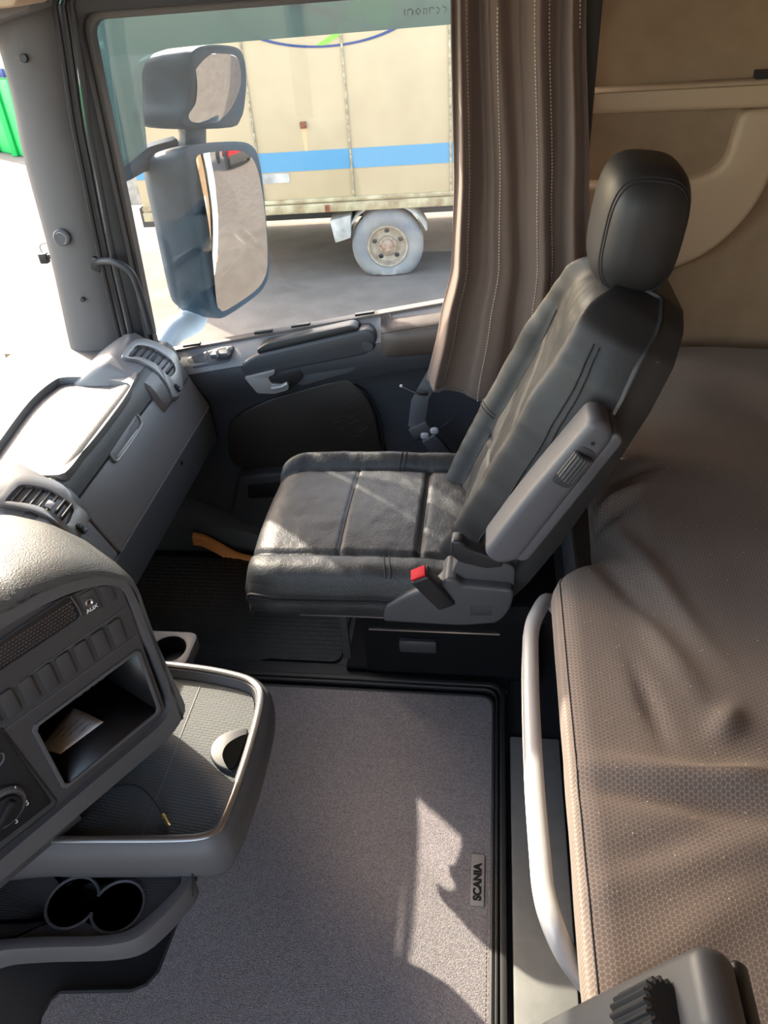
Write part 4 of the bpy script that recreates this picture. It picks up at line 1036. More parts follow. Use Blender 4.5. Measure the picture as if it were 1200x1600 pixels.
# pedestal, slide rails
m = MB(); m.box((-0.09, 1.37, 0.165), (0.40, 0.20, 0.37), None, 0.02, 2); m.box((-0.10, 1.385, -0.008), (0.48, 0.22, 0.044), None, 0.006); m.box((-0.12, YC, 0.385), (0.52, 0.36, 0.05), None, 0.01); obj('pedestal', m, ped_m, seat)
m = MB(); m.box((-0.22, YC-0.185, 0.374), (0.30, 0.006, 0.004)); m.box((-0.10, YC-0.19, 0.345), (0.26, 0.006, 0.004)); obj('slide_rail', m, chrome, seat)
m = MB(); m.box((-0.155, 1.265, 0.11), (0.09, 0.02, 0.04), None, 0.006); m.box((-0.33, 1.27, 0.18), (0.02, 0.012, 0.26), None, 0.003); obj('height_lever', m, plas_dk, seat)

# ------------------------------------------------------------------ seat belt on the far side of the seat
bl = thing('seat_belt', (-0.10, 1.755, 0.5), 'grey seat belt with buckle tongue hanging between the seat and the door', 'seat belt')
YB = 1.755
m = MB(); st = [(760, 130), (735, 300), (690, 500), (668, 580), (656, 625), (652, 655), (650, 668)]
c_ = [P(x, y, 1, YB) for x, y in st[4:]]
c_ = [V((0.06, 1.895, 1.30)), V((0.05, 1.85, 1.25)), V((0.0, 1.82, 0.95)), V((-0.05, 1.79, 0.72))]+c_
rows = [[q+V((-0.022, 0.006*math.sin(i*1.3), 0)), q+V((0, -0.004, 0)), q+V((0.022, 0.004, 0)), q+V((0.022, 0.0065, 0)), q+V((0, -0.0015, 0)), q+V((-0.022, 0.0085+0.006*math.sin(i*1.3), 0))] for i, q in enumerate(c_)]
m.loft(rows); obj('webbing', m, mat('grey_webbing', (0.10, 0.10, 0.108), 0.8, bump=0.2, bscale=700), bl)
m = MB(); m.box(P(657, 672, 1, YB-0.004), (0.055, 0.014, 0.035), Matrix.Rotation(-0.5, 3, 'Y'), 0.005); tgue = obj('tongue', m, plas_con, bl)
m = MB()
for px, py in ((664, 681), (679, 673)): m.ball(P(px, py, 1, YB-0.012), (0.0115, 0.006, 0.0095), 2.8, 18, 12)
lab(obj('stop_button', m, grey_btn, tgue), 'two pale grey round knobs')
a, b = P(671, 684, 1, YB-0.008), P(697, 714, 1, YB-0.004); bd = (b-a).normalized(); bw = bd.cross(V((0, -1, 0))).normalized()
m = MB(); m.box((a+b)/2, ((b-a).length+0.01, 0.044, 0.02), basis(bd, bw, bd.cross(bw)), 0.004, 3); obj('belt_latch', m, plas_seat, bl)
m = MB(); m.tube([P(640, 690, 1, YB), P(672, 680, 1, YB+0.01), P(700, 660, 1, YB+0.01), P(716, 645, 1, YB)], 0.002, 6, smooth=4); obj('cord', m, plas_blk, bl)
t = thing('pen_clip', P(648, 612, 1, 1.74), 'thin dark metal clip with a pale tip pushed through the seat belt', 'clip')
m = MB(); m.tube([P(629, 604, 1, 1.735), P(645, 612, 1, 1.73), P(658, 616, 1, 1.73), P(668, 616, 1, 1.74)], 0.0034, 8, smooth=4); obj('shaft', m, plas_blk, t)
m = MB(); m.ball(P(627, 603, 1, 1.735), (0.005, 0.004, 0.004), 2, 12, 8); obj('pale_tip', m, grey_btn, t)

# ------------------------------------------------------------------ armrest of the driver's seat, bottom right
da = thing('driver_armrest', (0.16, 0.30, 0.62), 'dark grey armrest of the near seat with a ribbed knob, over the bunk edge', 'armrest')
pv = V((0.194, 0.297, 0.713))
make_armrest(da, pv, pv+(V((0.036, 0, 0.620))-V((0.158, 0, 0.835)))*1.22, arm_dk, plas_blk, (0.030, 0.038, -0.010), 0.0225)

# ================================================================== DASHBOARD
db = thing('dashboard', (-1.0, 0.8, 0.28), 'grey dashboard with glove box, two air vents and an angled centre panel', 'dashboard')
Y0, Y1 = 0.72, 1.80
# passenger side top: a loft along Y with a rounded roll at its rear edge
prof = [(-1.34, 0.575), (-1.30, 0.61), (-1.22, 0.628), (-1.05, 0.632), (-0.90, 0.634), (-0.872, 0.642), (-0.856, 0.646), (-0.842, 0.643), (-0.830, 0.632), (-0.821, 0.612), (-0.815, 0.594), (-0.86, 0.56), (-1.30, 0.50)]
m = MB(); m.loft([[V((x, y, z)) for x, z in prof] for y in [Y0+(Y1-Y0)*k/12 for k in range(13)]])
dt = obj('dash_top', m, plas_top, db, smooth=45)
# rim of the shallow tray
ZR = 0.650
ro = catmull([P(x, y, 2, ZR) for x, y in ((-40, 735), (0, 672), (40, 618), (72, 588), (95, 572), (140, 566), (188, 569), (210, 577), (212, 590), (190, 624), (140, 690), (105, 736), (82, 742), (40, 742), (0, 748))], 4, True)
ri = catmull([P(x, y, 2, ZR) for x, y in ((-30, 735), (6, 680), (48, 625), (82, 596), (102, 589), (150, 590), (188, 596), (203, 600), (202, 610), (182, 640), (136, 698), (100, 728), (76, 731), (40, 733), (0, 738))], 4, True)
m = MB(); m.frame([q+V((0, 0, -0.018)) for q in ro], [q+V((0, 0, -0.018)) for q in ri], (0, 0, 0.018), 0.004, 90); obj('tray_rim', m, plas_dash, dt)
# glove box door and lower panels
def slab(p0, p1, y0, y1, th, mm, name, bev=0.004, parent=db):
    a, b = V((p0[0], 0, p0[1])), V((p1[0], 0, p1[1])); d = (b-a).normalized(); n_ = V((-d.z, 0, d.x))
    n_ = n_ if n_.x < 0 else -n_
    m = MB(); m.prism([V((a.x, y0, a.z)), V((b.x, y0, b.z)), V((b.x, y1, b.z)), V((a.x, y1, a.z))], n_*th, bev, 3); return obj(name, m, mm, parent)
gb = slab((-0.8135, 0.590), (-0.757, 0.465), 1.155, 1.785, 0.03, plas_dash, 'glovebox_door')
slab((-0.8135, 0.590), (-0.757, 0.465), 1.02, 1.150, 0.03, plas_dash, 'dash_front_panel')
lp = slab((-0.759, 0.458), (-0.757, 0.352), 1.06, 1.785, 0.03, plas_lower, 'lower_panel', 0.006)
slab((-0.760, 0.350), (-0.86, 0.26), 1.06, 1.785, 0.03, plas_lower, 'knee_panel', 0.006)
m = MB(); m.box((-0.762, 1.47, 0.4615), (0.010, 0.62, 0.004)); lab(obj('bright_gap_strip', m, silver, db), 'thin bright strip under the glove box door')
for px, py in ((284, 723),):
    m = MB(); q = P(px, py, 0, -0.7575); disc(m, q, 0.006, (1, 0, 0), 0.0015, 0.0005); obj('screw_hole', m, plas_blk, lp)
# glove box handle: silver edged notch
gn = V((0.125, 0, 0.0565)).normalized()
def G(px, py, d=0.0): return PP(px, py, V((-0.8135, 1.4, 0.590))+gn*d, gn)
hp_ = [G(213, 647, 0.003), G(219, 653, 0.003), G(221, 668, 0.003), G(190, 716, 0.003), G(181, 722, 0.003), G(172, 708, 0.003)]
m = MB(); m.prism(rnd(hp_, .004, 4), -gn*0.012, 0.002); hd_ = obj('glovebox_handle', m, plas_dash, gb)
m = MB(); m.tube([G(214, 648, 0.004), G(219, 654, 0.0045), G(219, 668, 0.0045), G(188, 714, 0.0045), G(180, 719, 0.0045), G(172, 709, 0.004)], 0.0028, 8, smooth=3); m.prism([G(214, 671, 0.0045), G(219, 668, 0.0045), G(189, 713, 0.0045), G(182, 714, 0.0045)], -gn*0.004, 0.001); obj('handle_edge', m, alu, hd_)
m = MB()
for k in range(5): m.tube([G(202+k*2.2, 672-k*3.6, 0.0035), G(205+k*2.2, 670-k*3.6, 0.0035)], 0.0006, 5)
obj('handle_mark', m, plas_blk, hd_)

# air vents
VN = V((0.09, 0, 0.125)).normalized(); VS = V((0.125, 0, -0.09)).normalized(); V0 = V((-0.84, 1.5, 0.647)); VP2 = V((-0.812, 0, 0.627)); VN2 = V((0.911, 0, 0.412)).normalized()
def VV(px, py, d=0.0):
    q = PP(px, py, V0+VN*d, VN)
    return q if q.x < VP2.x else PP(px, py, VP2+VN*d, VN2)
def c3(l): return [(x/3, 480+y/3) for x, y in l]
def vent(outer, inner, wheel, thumb, ya, yb):
    hz = [(-1.04, 0.628), (-0.97, 0.672), (-0.935, 0.690), (-0.905, 0.694), (-0.84, 0.648), (-0.816, 0.632), (-0.806, 0.615), (-0.790, 0.574), (-0.794, 0.562), (-0.82, 0.555), (-1.0, 0.56)]
    m = MB(); m.loft([[V((x-0.03*e, y, z-0.035*e-VN.z*0.012)) for x, z in hz] for y, e in ((ya-0.028, 1), (ya-0.014, 0.4), (ya-0.006, 0), (yb+0.006, 0), (yb+0.014, 0.4), (yb+0.028, 1))])
    vt = obj('air_vent', m, plas_dash, db, smooth=60)
    o_ = catmull([VV(x, y) for x, y in c3(outer)], 3, True); i_ = catmull([VV(x, y) for x, y in c3(inner)], 3, True)
    m = MB(); m.frame([q-VN*0.013 for q in o_], [q-VN*0.013 for q in i_], VN*0.014, 0.003, 120); lab(obj('vent_bezel', m, silver, vt), 'satin silver vent surround')
    m = MB(); m.prism([q-VN*0.0115 for q in i_], -VN*0.006); obj('vent_back', m, plas_blk, vt)
    ss_ = [((q-V0).dot(VS), q.y) for q in i_]; s0, s1 = min(s for s, _ in ss_), max(s for s, _ in ss_)
    for k in range(7):
        s = s0+(s1-s0)*(k+0.7)/7.6; ys = []
        for (sa, y_a), (sb, y_b) in zip(ss_, ss_[1:]+ss_[:1]):
            if (sa-s)*(sb-s) < 0: ys.append(y_a+(y_b-y_a)*(s-sa)/(sb-sa))
        if len(ys) < 2: continue
        y_0, y_1 = min(ys)+0.001, max(ys)-0.001
        c = V((V0.x, 0, V0.z))+VS*s-VN*0.007+V((0, (y_0+y_1)/2, 0))
        m = MB(); m.box(c, (0.0035, y_1-y_0, 0.010), basis((VS*0.8+VN*0.3).normalized(), V((0, 1, 0)), (VS*0.8+VN*0.3).normalized().cross(V((0, 1, 0)))), 0.001); obj('vane', m, plas_dk, vt)
    if thumb:
        m = MB(); m.box(VV(*c3([thumb])[0], 0.0), (0.014, 0.012, 0.012), basis(VS, V((0, 1, 0)), VN*-1), 0.002); obj('vane_tab', m, grey_btn, vt)
    m = MB(); wx_ = VV(*c3([wheel])[0], 0.001); m.box(wx_, (0.030, 0.014, 0.006), basis(VS, V((0, 1, 0)), VN*-1), 0.002); wl_ = obj('wheel_slot', m, plas_blk, vt)
    m = MB(); knob(m, wx_-VN*0.004, V((0, 1, 0)), 0.010, 0.0115, 14); obj('vent_wheel', m, plas_dk, wl_)
vent([(572, 225), (600, 182), (640, 152), (700, 152), (770, 182), (820, 215), (840, 255), (857, 370), (838, 415), (812, 418), (795, 380), (760, 325), (720, 285), (650, 248), (600, 240)],
     [(602, 232), (622, 200), (648, 178), (720, 192), (790, 235), (815, 268), (822, 300), (798, 328), (770, 305), (722, 262), (655, 234)], (826, 375), None, 1.60, 1.76)
vent([(-20, 905), (10, 870), (60, 815), (115, 785), (200, 795), (275, 822), (325, 865), (350, 915), (405, 965), (410, 1010), (378, 1078), (352, 1086), (305, 1045), (250, 995), (160, 955), (60, 932), (0, 925)],
     [(22, 908), (72, 850), (112, 832), (230, 852), (318, 912), (345, 948), (338, 975), (310, 1022), (260, 972), (160, 928), (50, 912)], (372, 1035), (235, 927), 1.03, 1.15)

# centre panel: vertical, turned towards the driver
FH = V((0.5307, 0.8476, 0)).normalized(); FN = V((FH.y, -FH.x, 0)); F0 = P(197, 905, 2, 0.75); FZ = V((0, 0, 1))
def F(px, py, d=0.0): return PP(px, py, F0+FN*d, FN)
def FL(u_, z, d=0.0): return F0+FH*u_+FZ*(z-F0.z)+FN*d
# hood: skin rising from the panel lip and running forward to the windscreen
lip = catmull([F(x, y) for x, y in ((214, 952), (207, 925), (196, 908), (183, 899), (154, 893), (110, 900), (48, 922), (0, 948))]+[FL(-0.30, 0.862), FL(-0.45, 0.88), FL(-0.62, 0.88)], 5)
m = MB(); rows = []
for d, dz, ru in ((-0.012, -0.012, -0.004), (0.010, -0.004, 0.001), (0.010, 0.006, 0.006), (0.0, 0.014, 0.010), (-0.03, 0.022, 0.012), (-0.09, 0.028, 0.012), (-0.16, 0.020, 0.008), (-0.24, -0.005, 0.0), (-0.32, -0.06, -0.02), (-0.40, -0.13, -0.03)):
    row = []
    for k, q in enumerate(lip):
        t = k/(len(lip)-1); e = max(0, 1-t*3.2)
        row.append(q+FN*d+FZ*(dz*(1 if e < 0.5 else 1-0.6*(e-0.5)*2))+FH*(ru*e*1.2))
    row.append(FL(-0.62, 0.42, d)); row.append(FL(0.004+ru, 0.44, d))
    rows.append(row)
m.loft(rows, caps=False); hd2 = obj('panel_hood', m, plas_top, db, smooth=50)
# driver side of the dash, out of the picture to the left
m = MB(); m.box((-1.0, -0.1, 0.55), (0.5, 1.0, 0.40), None, 0.05, 3); obj('driver_dash', m, plas_dash, db)
# fascia with surround
fo = [F(204, 925), F(284, 1098), F(283, 1112), F(262, 1146), F(-60, 1418), F(-60, 980), F(0, 946), F(48, 921), F(110, 899), F(154, 892), F(184, 899), F(196, 909)]
fi = [F(198, 932), F(262, 1090), F(262, 1100), F(248, 1126), F(-60, 1384), F(-60, 1010), F(0, 975), F(48, 947), F(105, 921), F(152, 909), F(178, 912), F(190, 920)]
m = MB(); m.frame([q+FN*-0.02 for q in rnd(fo, [0, .012, .012, .02, 0, 0, .05, .05, .05, .05, .02, .01], 4)], [q+FN*-0.02 for q in rnd(fi, [0, .008, .008, .012, 0, 0, .05, .05, .05, .05, .02, .01], 4)], FN*0.030, 0.006, 110)
obj('panel_surround', m, plas_con, db)
# face plate with a real opening for the cubby: built from four strips round it
cub = [F(44, 1131, -0.004), F(212, 1021, -0.004), F(248, 1110, -0.004), F(100, 1222, -0.004)]
cul = [(q-F0).dot(FH) for q in cub]; u0c = (cul[0]+cul[3])/2; u1c = (cul[1]+cul[2])/2; z0c = (cub[2].z+cub[3].z)/2; z1c = (cub[0].z+cub[1].z)/2
def quad(mb, ua, ub, za, zb_, d, th, bev=0.0): mb.prism([FL(ua, za, d), FL(ub, za, d), FL(ub, zb_, d), FL(ua, zb_, d)], FN*-th, bev)
m = MB()
quad(m, u1c, -0.010, 0.44, 0.752, 0, 0.006); quad(m, u0c, u1c, 0.44, z0c, 0, 0.006)
m.prism([FL(-0.42, z1c), FL(u1c, z1c), FL(u1c, 0.765), FL(-0.1, 0.785), FL(-0.42, 0.87)], FN*-0.006)
quad(m, -0.42, u0c, 0.40, z1c, 0, 0.006)
cp = obj('control_panel', m, plas_fas, db)
# cubby
m = MB(); dpt = 0.13
for (a_, b_, c_, d_) in (((u0c, z0c), (u1c, z0c), 0.02, 0), ((u0c, z1c), (u1c, z1c), 0, 0)):
    m.grid([[FL(a_[0], a_[1], 0), FL(b_[0], b_[1], 0)], [FL(a_[0]+0.01, a_[1]+(0.004 if a_[1] == z0c else -0.02), -dpt), FL(b_[0]-0.01, b_[1]+(0.004 if a_[1] == z0c else -0.02), -dpt)]])
for uu, du in ((u0c, 0.01), (u1c, -0.01)): m.grid([[FL(uu, z0c, 0), FL(uu, z1c, 0)], [FL(uu+du, z0c+0.004, -dpt), FL(uu+du, z1c-0.02, -dpt)]])
m.grid([[FL(u0c, z0c, -dpt), FL(u1c, z0c, -dpt)], [FL(u0c, z1c, -dpt), FL(u1c, z1c, -dpt)]])
ob = obj('storage_cubby', m, plas_blk, cp); md = ob.modifiers.new('thick', 'SOLIDIFY'); md.thickness = 0.002
m = MB(); e = 0.004
m.frame(rnd([FL(u0c-e, z0c-e, -0.001), FL(u1c+e, z0c-e, -0.001), FL(u1c+e, z1c+e, -0.001), FL(u0c-e, z1c+e, -0.001)], .008, 4), rnd([FL(u0c+.002, z0c+.002, -0.001), FL(u1c-.002, z0c+.002, -0.001), FL(u1c-.002, z1c-.002, -0.001), FL(u0c+.002, z1c-.002, -0.001)], .006, 4), FN*0.004, 0.001, 64); obj('cubby_rim', m, plas_con, cp)
m = MB()
for k in range(4): m.box(FL(u0c+0.11+k*0.014, z0c+0.018, -dpt+0.01), (0.009, 0.004, 0.010), basis(FH, FN, FZ), 0.001)
obj('cubby_pin', m, plas_dk, cp)
# blank switches
b0, b1 = F(182, 987), F(14, 1098)
for k in range(9):
    f = k/6.0; c = b0.lerp(b1, f)+V((0, 0, -0.0)); c.z = b0.z+(b1.z-b0.z)*f
    sw, sh_ = 0.0098, 0.0225
    m = MB(); m.prism(rnd([c+FH*-sw+FZ*-sh_, c+FH*sw+FZ*-sh_, c+FH*sw+FZ*sh_, c+FH*-sw+FZ*sh_], .005, 4), FN*0.0035, 0.0012, 2); obj('blank_switch', m, plas_fas, cp)
m = MB(); ul = (b0-F0).dot(FH)
for zz in (b0.z+0.028, b0.z-0.028): m.tube([FL(0.0-0.012, zz, 0.0005), FL(-0.36, zz, 0.0005)], 0.0012, 6)
obj('panel_groove', m, plas_con, cp)
# mesh covered slot, above the switches
ms = [F(106, 928), F(118, 946), F(126, 962), F(-40, 1072), F(-60, 1040)]
m = MB(); m.prism(rnd(ms, .006, 4), FN*0.0012, 0.0005); mm_ = obj('mesh_grille', m, plas_blk, cp)
m = MB(); ua, za = (F(118, 950)-F0).dot(FH), F(118, 950).z
for i in range(34):
    for j in range(7):
        u_ = ua-0.004-i*0.0052-(j % 2)*0.0026; z_ = za+0.020-j*0.0052-0.0*i
        if j > 5 and i < 1: continue
        m.box(FL(u_, z_-0.006, 0.0012), (0.0034, 0.001, 0.0032), basis(FH, FN, FZ))
obj('mesh_weave', m, mat('brown_mesh', (0.065, 0.05, 0.045), 0.6), mm_)
m = MB(); m.frame(rnd([q+FN*0.0 for q in scale_about(ms, 1.03)], .007, 4), rnd(ms, .006, 4), FN*0.004, 0.001, 50); obj('grille_rim', m, plas_con, cp)
# aux socket
qa = F(138, 940); m = MB()
m.prism(rnd([F(122, 930), F(146, 918), F(160, 948), F(136, 964)], .003, 3), FN*0.0015, 0.0005); axp = obj('aux_plate', m, plas_fas, cp)
m = MB(); m.lathe([(0.0028, 0.0), (0.0028, 0.002), (0.0045, 0.004), (0.0062, 0.003), (0.0062, 0.0)], qa, FN, 24); obj('aux_socket', m, chrome, axp)
m = MB(); disc(m, qa+FN*0.001, 0.0026, FN, 0.001, 0.0002); obj('aux_hole', m, plas_blk, axp)
obj('aux_lettering', text_mb('AUX', 0.0085, F(144, 951, 0.0022), FH, FZ, 0.0003, 0.0002), white_m, axp)
m = MB(); m.prism(rnd([F(152, 916), F(172, 914), F(182, 936), F(166, 944)], .003, 3), FN*0.002, 0.0006); obj('blank_plate', m, plas_fas, cp)
# heater panel at lower left with rotary knob
m = MB(); m.tube([F(2, 1138, 0.0008), F(88, 1252, 0.0008), F(84, 1262, 0.0008), F(-20, 1345, 0.0008)], 0.0012, 6); obj('heater_panel_gap', m, plas_blk, cp)
m = MB(); m.prism(rnd([F(-40, 1150), F(2, 1142), F(80, 1253), F(-40, 1345)], .004, 3), FN*0.002, 0.0006); hpn = obj('heater_panel', m, plas_blk, cp)
kc = F(2, 1262, 0.002)
m = MB(); m.lathe([(0.034, 0.0), (0.034, 0.004), (0.031, 0.007), (0.026, 0.007)], kc, FN, 40); obj('knob_dial', m, plas_con, hpn)
m = MB(); m.lathe([(0.025, 0.004), (0.024, 0.012), (0.020, 0.013), (1e-4, 0.013)], kc, FN, 36); m.box(kc+FN*0.015+FH*-0.004, (0.046, 0.012, 0.010), basis((FH*0.8+FZ*0.6).normalized(), (FZ*0.8-FH*0.6).normalized(), FN), 0.003); obj('rotary_knob', m, plas_blk, hpn)
for px, py in ((25, 1232), (43, 1254), (26, 1282)):
    m = MB(); c = F(px, py, 0.0075); m.tube([c+FH*-0.003+FZ*-0.003, c+FH*-0.0005+FZ*-0.004, c+FH*0.0008+FZ*-0.001, c+FH*-0.0008+FZ*0.002, c+FH*0.001+FZ*0.0045], 0.0007, 5); obj('dial_symbol', m, white_m, hpn)
m = MB(); m.tube([F(-6, 1178, 0.003), F(4, 1176, 0.003), F(6, 1186, 0.003), F(0, 1196, 0.003)], 0.0015, 6, smooth=3); obj('heater_switch_edge', m, plas_con, hpn)

# note lying in the cubby
zf = z0c+0.006
def NP(px, py): return P(px, py, 2, zf)
nq = [NP(114, 1106), NP(163, 1131), NP(96, 1181), NP(60, 1172)]
t = thing('paper_note', sum(nq, V())/4, 'white paper note with handwriting lying in the dashboard cubby', 'note')
m = MB(); rows = []
for i in range(9):
    row = []
    for j in range(7):
        q = nq[0].lerp(nq[1], i/8).lerp(nq[3].lerp(nq[2], i/8), j/6); q.z += 0.006*math.sin(math.pi*i/8)*0.5+0.004*(i/8)**2+0.0005; row.append(q)
    rows.append(row)
m.grid(rows); sh3 = obj('sheet', m, paper, t, smooth=180); md = sh3.modifiers.new('thick', 'SOLIDIFY'); md.thickness = 0.0004
m = MB()
def on(u_, v_):
    q = nq[0].lerp(nq[1], u_).lerp(nq[3].lerp(nq[2], u_), v_); q.z += 0.006*math.sin(math.pi*u_)*0.5+0.004*u_**2+0.0012; return q
random.seed(3)
for r_, (a_, b_) in enumerate(((0.55, 0.85), (0.25, 0.8), (0.2, 0.75), (0.3, 0.6))):
    pts = []
    for k in range(26):
        f = k/25; pts.append(on(0.25+0.18*r_+random.uniform(-0.03, 0.03), a_+(b_-a_)*f-0.15))
    m.tube(pts, 0.0004, 4)
obj('handwriting', m, ink, t)

# ================================================================== CENTRE CONSOLE
ZC = 0.40
cs = thing('centre_console', (-0.6, 0.72, 0.0), 'grey centre console tray with a metal rim and cup holders beside the dashboard', 'console')
rim = [(240, 1033), (268, 1036), (330, 1044), (380, 1055), (402, 1066), (412, 1085), (408, 1120), (392, 1180), (370, 1245), (352, 1288), (340, 1304), (318, 1314), (270, 1318), (150, 1319), (60, 1318)]
ro = [P(x, y, 2, ZC) for x, y in rim]+[V((-0.80, 0.56, ZC)), V((-0.86, 0.80, ZC)), V((-0.72, 0.95, ZC))]
ro = catmull(ro, 4, True); cc = sum(ro, V())/len(ro)
def catmull2(l): return [(q.x, q.y) for q in catmull([V((x, y, 0)) for x, y in l], 4, True)]
def inset(pts, d):
    out = []; n_ = len(pts); sg = 1 if poly_n(pts).z > 0 else -1
    for i in range(n_):
        t_ = (pts[(i+1) % n_]-pts[i-1]).normalized(); nn = V((-t_.y, t_.x, 0))*sg; out.append(pts[i]+nn*d)
    return out
body = []
for z, d in ((ZC, 0.002), (ZC-0.008, -0.007), (ZC-0.025, -0.013), (ZC-0.05, -0.013), (ZC-0.075, -0.009), (ZC-0.10, 0.002), (ZC-0.115, 0.02)):
    body.append([V((q.x, q.y, z)) for q in inset(ro, d)])
inn = inset(ro, 0.014)
m = MB(); m.loft(body+[[V((q.x, q.y, ZC-0.12)) for q in inset(ro, 0.06)]], caps=False)
m.grid([[V((q.x, q.y, ZC)) for q in inset(ro, 0.002)], [V((q.x, q.y, ZC)) for q in inn], [V((q.x, q.y, ZC-0.022)) for q in inset(ro, 0.018)]], cv=True)
m.prism([V((q.x, q.y, ZC-0.03)) for q in inset(ro, 0.012)], (0, 0, 0.006))
obj('console_body', m, plas_con, cs, smooth=50)
m = MB(); a_ = [q+V((0, 0, 0.003)) for q in inset(ro, 0.0055)]; m.tube(a_, 0.0062, 10, True, flat=0.7); lab(obj('metal_rim', m, chrome, cs), 'satin metal rim of the tray')
m = MB(); m.prism([V((q.x, q.y, ZC-0.022)) for q in inset(ro, 0.020)], (0, 0, 0.003)); tm = obj('tray_mat', m, tray_mat, cs)
m = MB(); pa, pb = P(313, 1072, 2, ZC-0.019), P(222, 1305, 2, ZC-0.019); m.tube([pa, pb], 0.0016, 6, flat=0.6); obj('mat_ridge', m, plas_con, tm)
# finger recess in the tray edge
zz = ZC-0.019
m = MB(); m.prism([P(x, y, 2, zz) for x, y in catmull2([(388, 1144), (366, 1146), (346, 1154), (333, 1168), (330, 1184), (338, 1198), (352, 1206), (366, 1206), (378, 1176)])], (0, 0, 0.010), 0.002, 2); fr_ = obj('finger_recess', m, plas_fas, cs, smooth=50)
m = MB(); m.prism([P(x, y, 2, zz+0.010) for x, y in catmull2([(386, 1150), (369, 1155), (354, 1166), (348, 1180), (351, 1192), (359, 1203), (368, 1198), (379, 1172)])], (0, 0, 0.003)); obj('painted_hole', m, void, fr_)  # raised black patch painted in for the dark inside the hole
# pedestal under the tray
m = MB(); m.box((-0.80, 0.75, 0.152), (0.44, 0.34, 0.296), None, 0.03, 3); obj('console_pedestal', m, plas_blk, cs)
# near side wing with twin cup holders
ZW = 0.315
wing_o = [P(x, y, 2, ZW) for x, y in ((303, 1366), (300, 1382), (270, 1420), (225, 1462), (200, 1474), (160, 1480), (60, 1482), (0, 1486), (-40, 1500))]+[V((-0.86, 0.45, ZW)), V((-0.86, 0.62, ZW)), V((-0.5, 0.62, ZW))]
wing_i = [P(x, y, 2, ZW) for x, y in ((286, 1372), (284, 1380), (258, 1408), (214, 1448), (192, 1458), (155, 1463), (60, 1464), (0, 1468), (-40, 1480))]+[V((-0.85, 0.47, ZW)), V((-0.85, 0.61, ZW)), V((-0.51, 0.61, ZW))]
wo = rnd(wing_o, [.01, .01, .03, .03, .03, .03, .02, .02, .01, .01, .01, .01], 4); wi = rnd(wing_i, [.01, .01, .03, .03, .03, .03, .02, .02, .01, .01, .01, .01], 4)
m = MB(); m.frame([q+V((0, 0, -0.045)) for q in wo], [q+V((0, 0, -0.045)) for q in wi], (0, 0, 0.047), 0.006, 90); wg = obj('cup_holder_wing', m, plas_con, cs)
# plate with two round openings
ZP = ZW-0.012
c1, c2 = P(112, 1414, 2, ZP), P(186, 1413, 2, ZP); RR = 0.040
c1.y = c2.y = (c1.y+c2.y)/2
m = MB()
R1 = 0.0395
def holes(n=40):
    pts = []
    dx = (c2.x-c1.x)/2; al = math.acos(min(0.99, dx/R1*1.02)) if dx < R1 else 0.25
    for k in range(n+1): a = al+(2*math.pi-2*al)*k/n; pts.append(c1+V((R1*math.cos(a), R1*math.sin(a), 0)))
    for k in range(n+1): a = -math.pi+al+(2*math.pi-2*al)*k/n; pts.append(c2+V((R1*math.cos(a), R1*math.sin(a), 0)))
    return pts
hl = holes()
m.frame([V((q.x, q.y, ZP-0.004)) for q in inset(wi, -0.002)], [V((q.x, q.y, ZP-0.004)) for q in hl], (0, 0, 0.004), 0.0, 140)
pt = obj('cup_plate', m, plas_fas, wg)
m = MB(); m.tube([q+V((0, 0, 0.001)) for q in hl], 0.0025, 6, True); obj('cup_rim', m, plas_con, pt)
m = MB(); hl2 = scale_about(hl, 0.9); m.grid([[q for q in hl], [q+V((0, 0, -0.055)) for q in hl2]], cv=True); m.prism([q+V((0, 0, -0.057)) for q in hl2], (0, 0, 0.003)); obj('cup_well', m, plas_fas, pt)
m = MB()
for c in (c1, c2):
    m.tube([c+V((0.028*math.cos(a), 0.028*math.sin(a), -0.051)) for a in [k*math.tau/28 for k in range(28)]], 0.0016, 6, True)
    m.box(c+V((-0.018, 0.027, -0.025)), (0.012, 0.006, 0.05), Matrix.Rotation(0.6, 3, 'Z'), 0.002)
obj('cup_base_ring', m, plas_dk, pt)
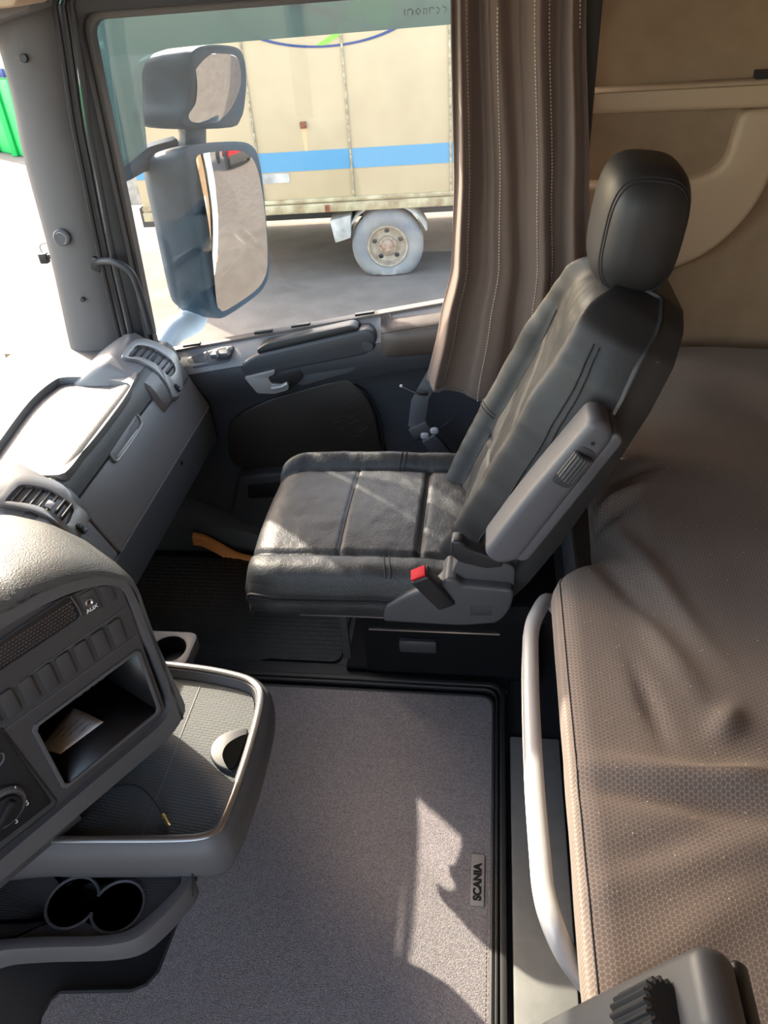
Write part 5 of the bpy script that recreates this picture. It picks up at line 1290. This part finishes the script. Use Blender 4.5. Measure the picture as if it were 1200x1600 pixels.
m = MB(); m.tube([P(304, 1322, 2, ZC-0.04)+V((0.0, -0.018, 0)), P(304, 1345, 2, ZC-0.06)+V((0.0, -0.012, 0)), P(304, 1392, 2, ZC-0.10)+V((0, -0.008, 0))], 0.0012, 5); obj('panel_gap', m, plas_blk, cs)
# single cup holder at the far side
fc2 = P(272, 1014, 2, 0.375)
m = MB(); so_ = rnd([fc2+V((-0.10, -0.045, 0)), fc2+V((0.036, -0.045, 0)), fc2+V((0.036, 0.048, 0)), fc2+V((-0.10, 0.048, 0))], .022, 6)
si_ = [fc2+V((-0.012+0.034*math.cos(a), 0.034*math.sin(a), 0)) for a in [k*math.tau/40 for k in range(40)]]
m.frame([q+V((0, 0, -0.03)) for q in so_], [q+V((0, 0, -0.03)) for q in si_], (0, 0, 0.03), 0.004, 64); pod = obj('far_cup_holder', m, plas_con, cs)
m = MB(); m.lathe([(0.034, 0.0), (0.030, -0.06), (1e-4, -0.06), (1e-4, -0.064), (0.036, -0.064), (0.036, -0.002)], fc2+V((-0.012, 0, -0.002)), (0, 0, 1), 36, False); obj('cup_well', m, plas_blk, pod)
m = MB(); m.box(fc2+V((-0.06, 0.0, -0.2)), (0.16, 0.08, 0.33), None, 0.02); obj('pod_base', m, plas_blk, cs)

# cable lying on the tray
ZT = ZC-0.0155
t = thing('cable', P(205, 1240, 2, ZT), 'thin black cable with a brass plug lying on the console tray', 'cable')
m = MB(); cb = [P(60, 1300, 2, ZT), P(100, 1278, 2, ZT), P(130, 1258, 2, ZT), P(165, 1236, 2, ZT+0.004), P(196, 1226, 2, ZT+0.01), P(222, 1232, 2, ZT+0.012), P(243, 1254, 2, ZT+0.008), P(254, 1272, 2, ZT+0.003)]
m.tube(cb, 0.0019, 8, smooth=6); obj('lead', m, plas_blk, t)
m = MB(); pa, pb = P(254, 1273, 2, ZT+0.003), P(265, 1291, 2, ZT+0.001); d_ = (pb-pa).normalized()
m.tube([pa, pb-d_*0.006], 0.0034, 10); m.tube([pb-d_*0.007, pb], 0.0026, 8); m.tube([pa+d_*0.004, pa+d_*0.007], 0.0042, 10); obj('brass_plug', m, brass, t)
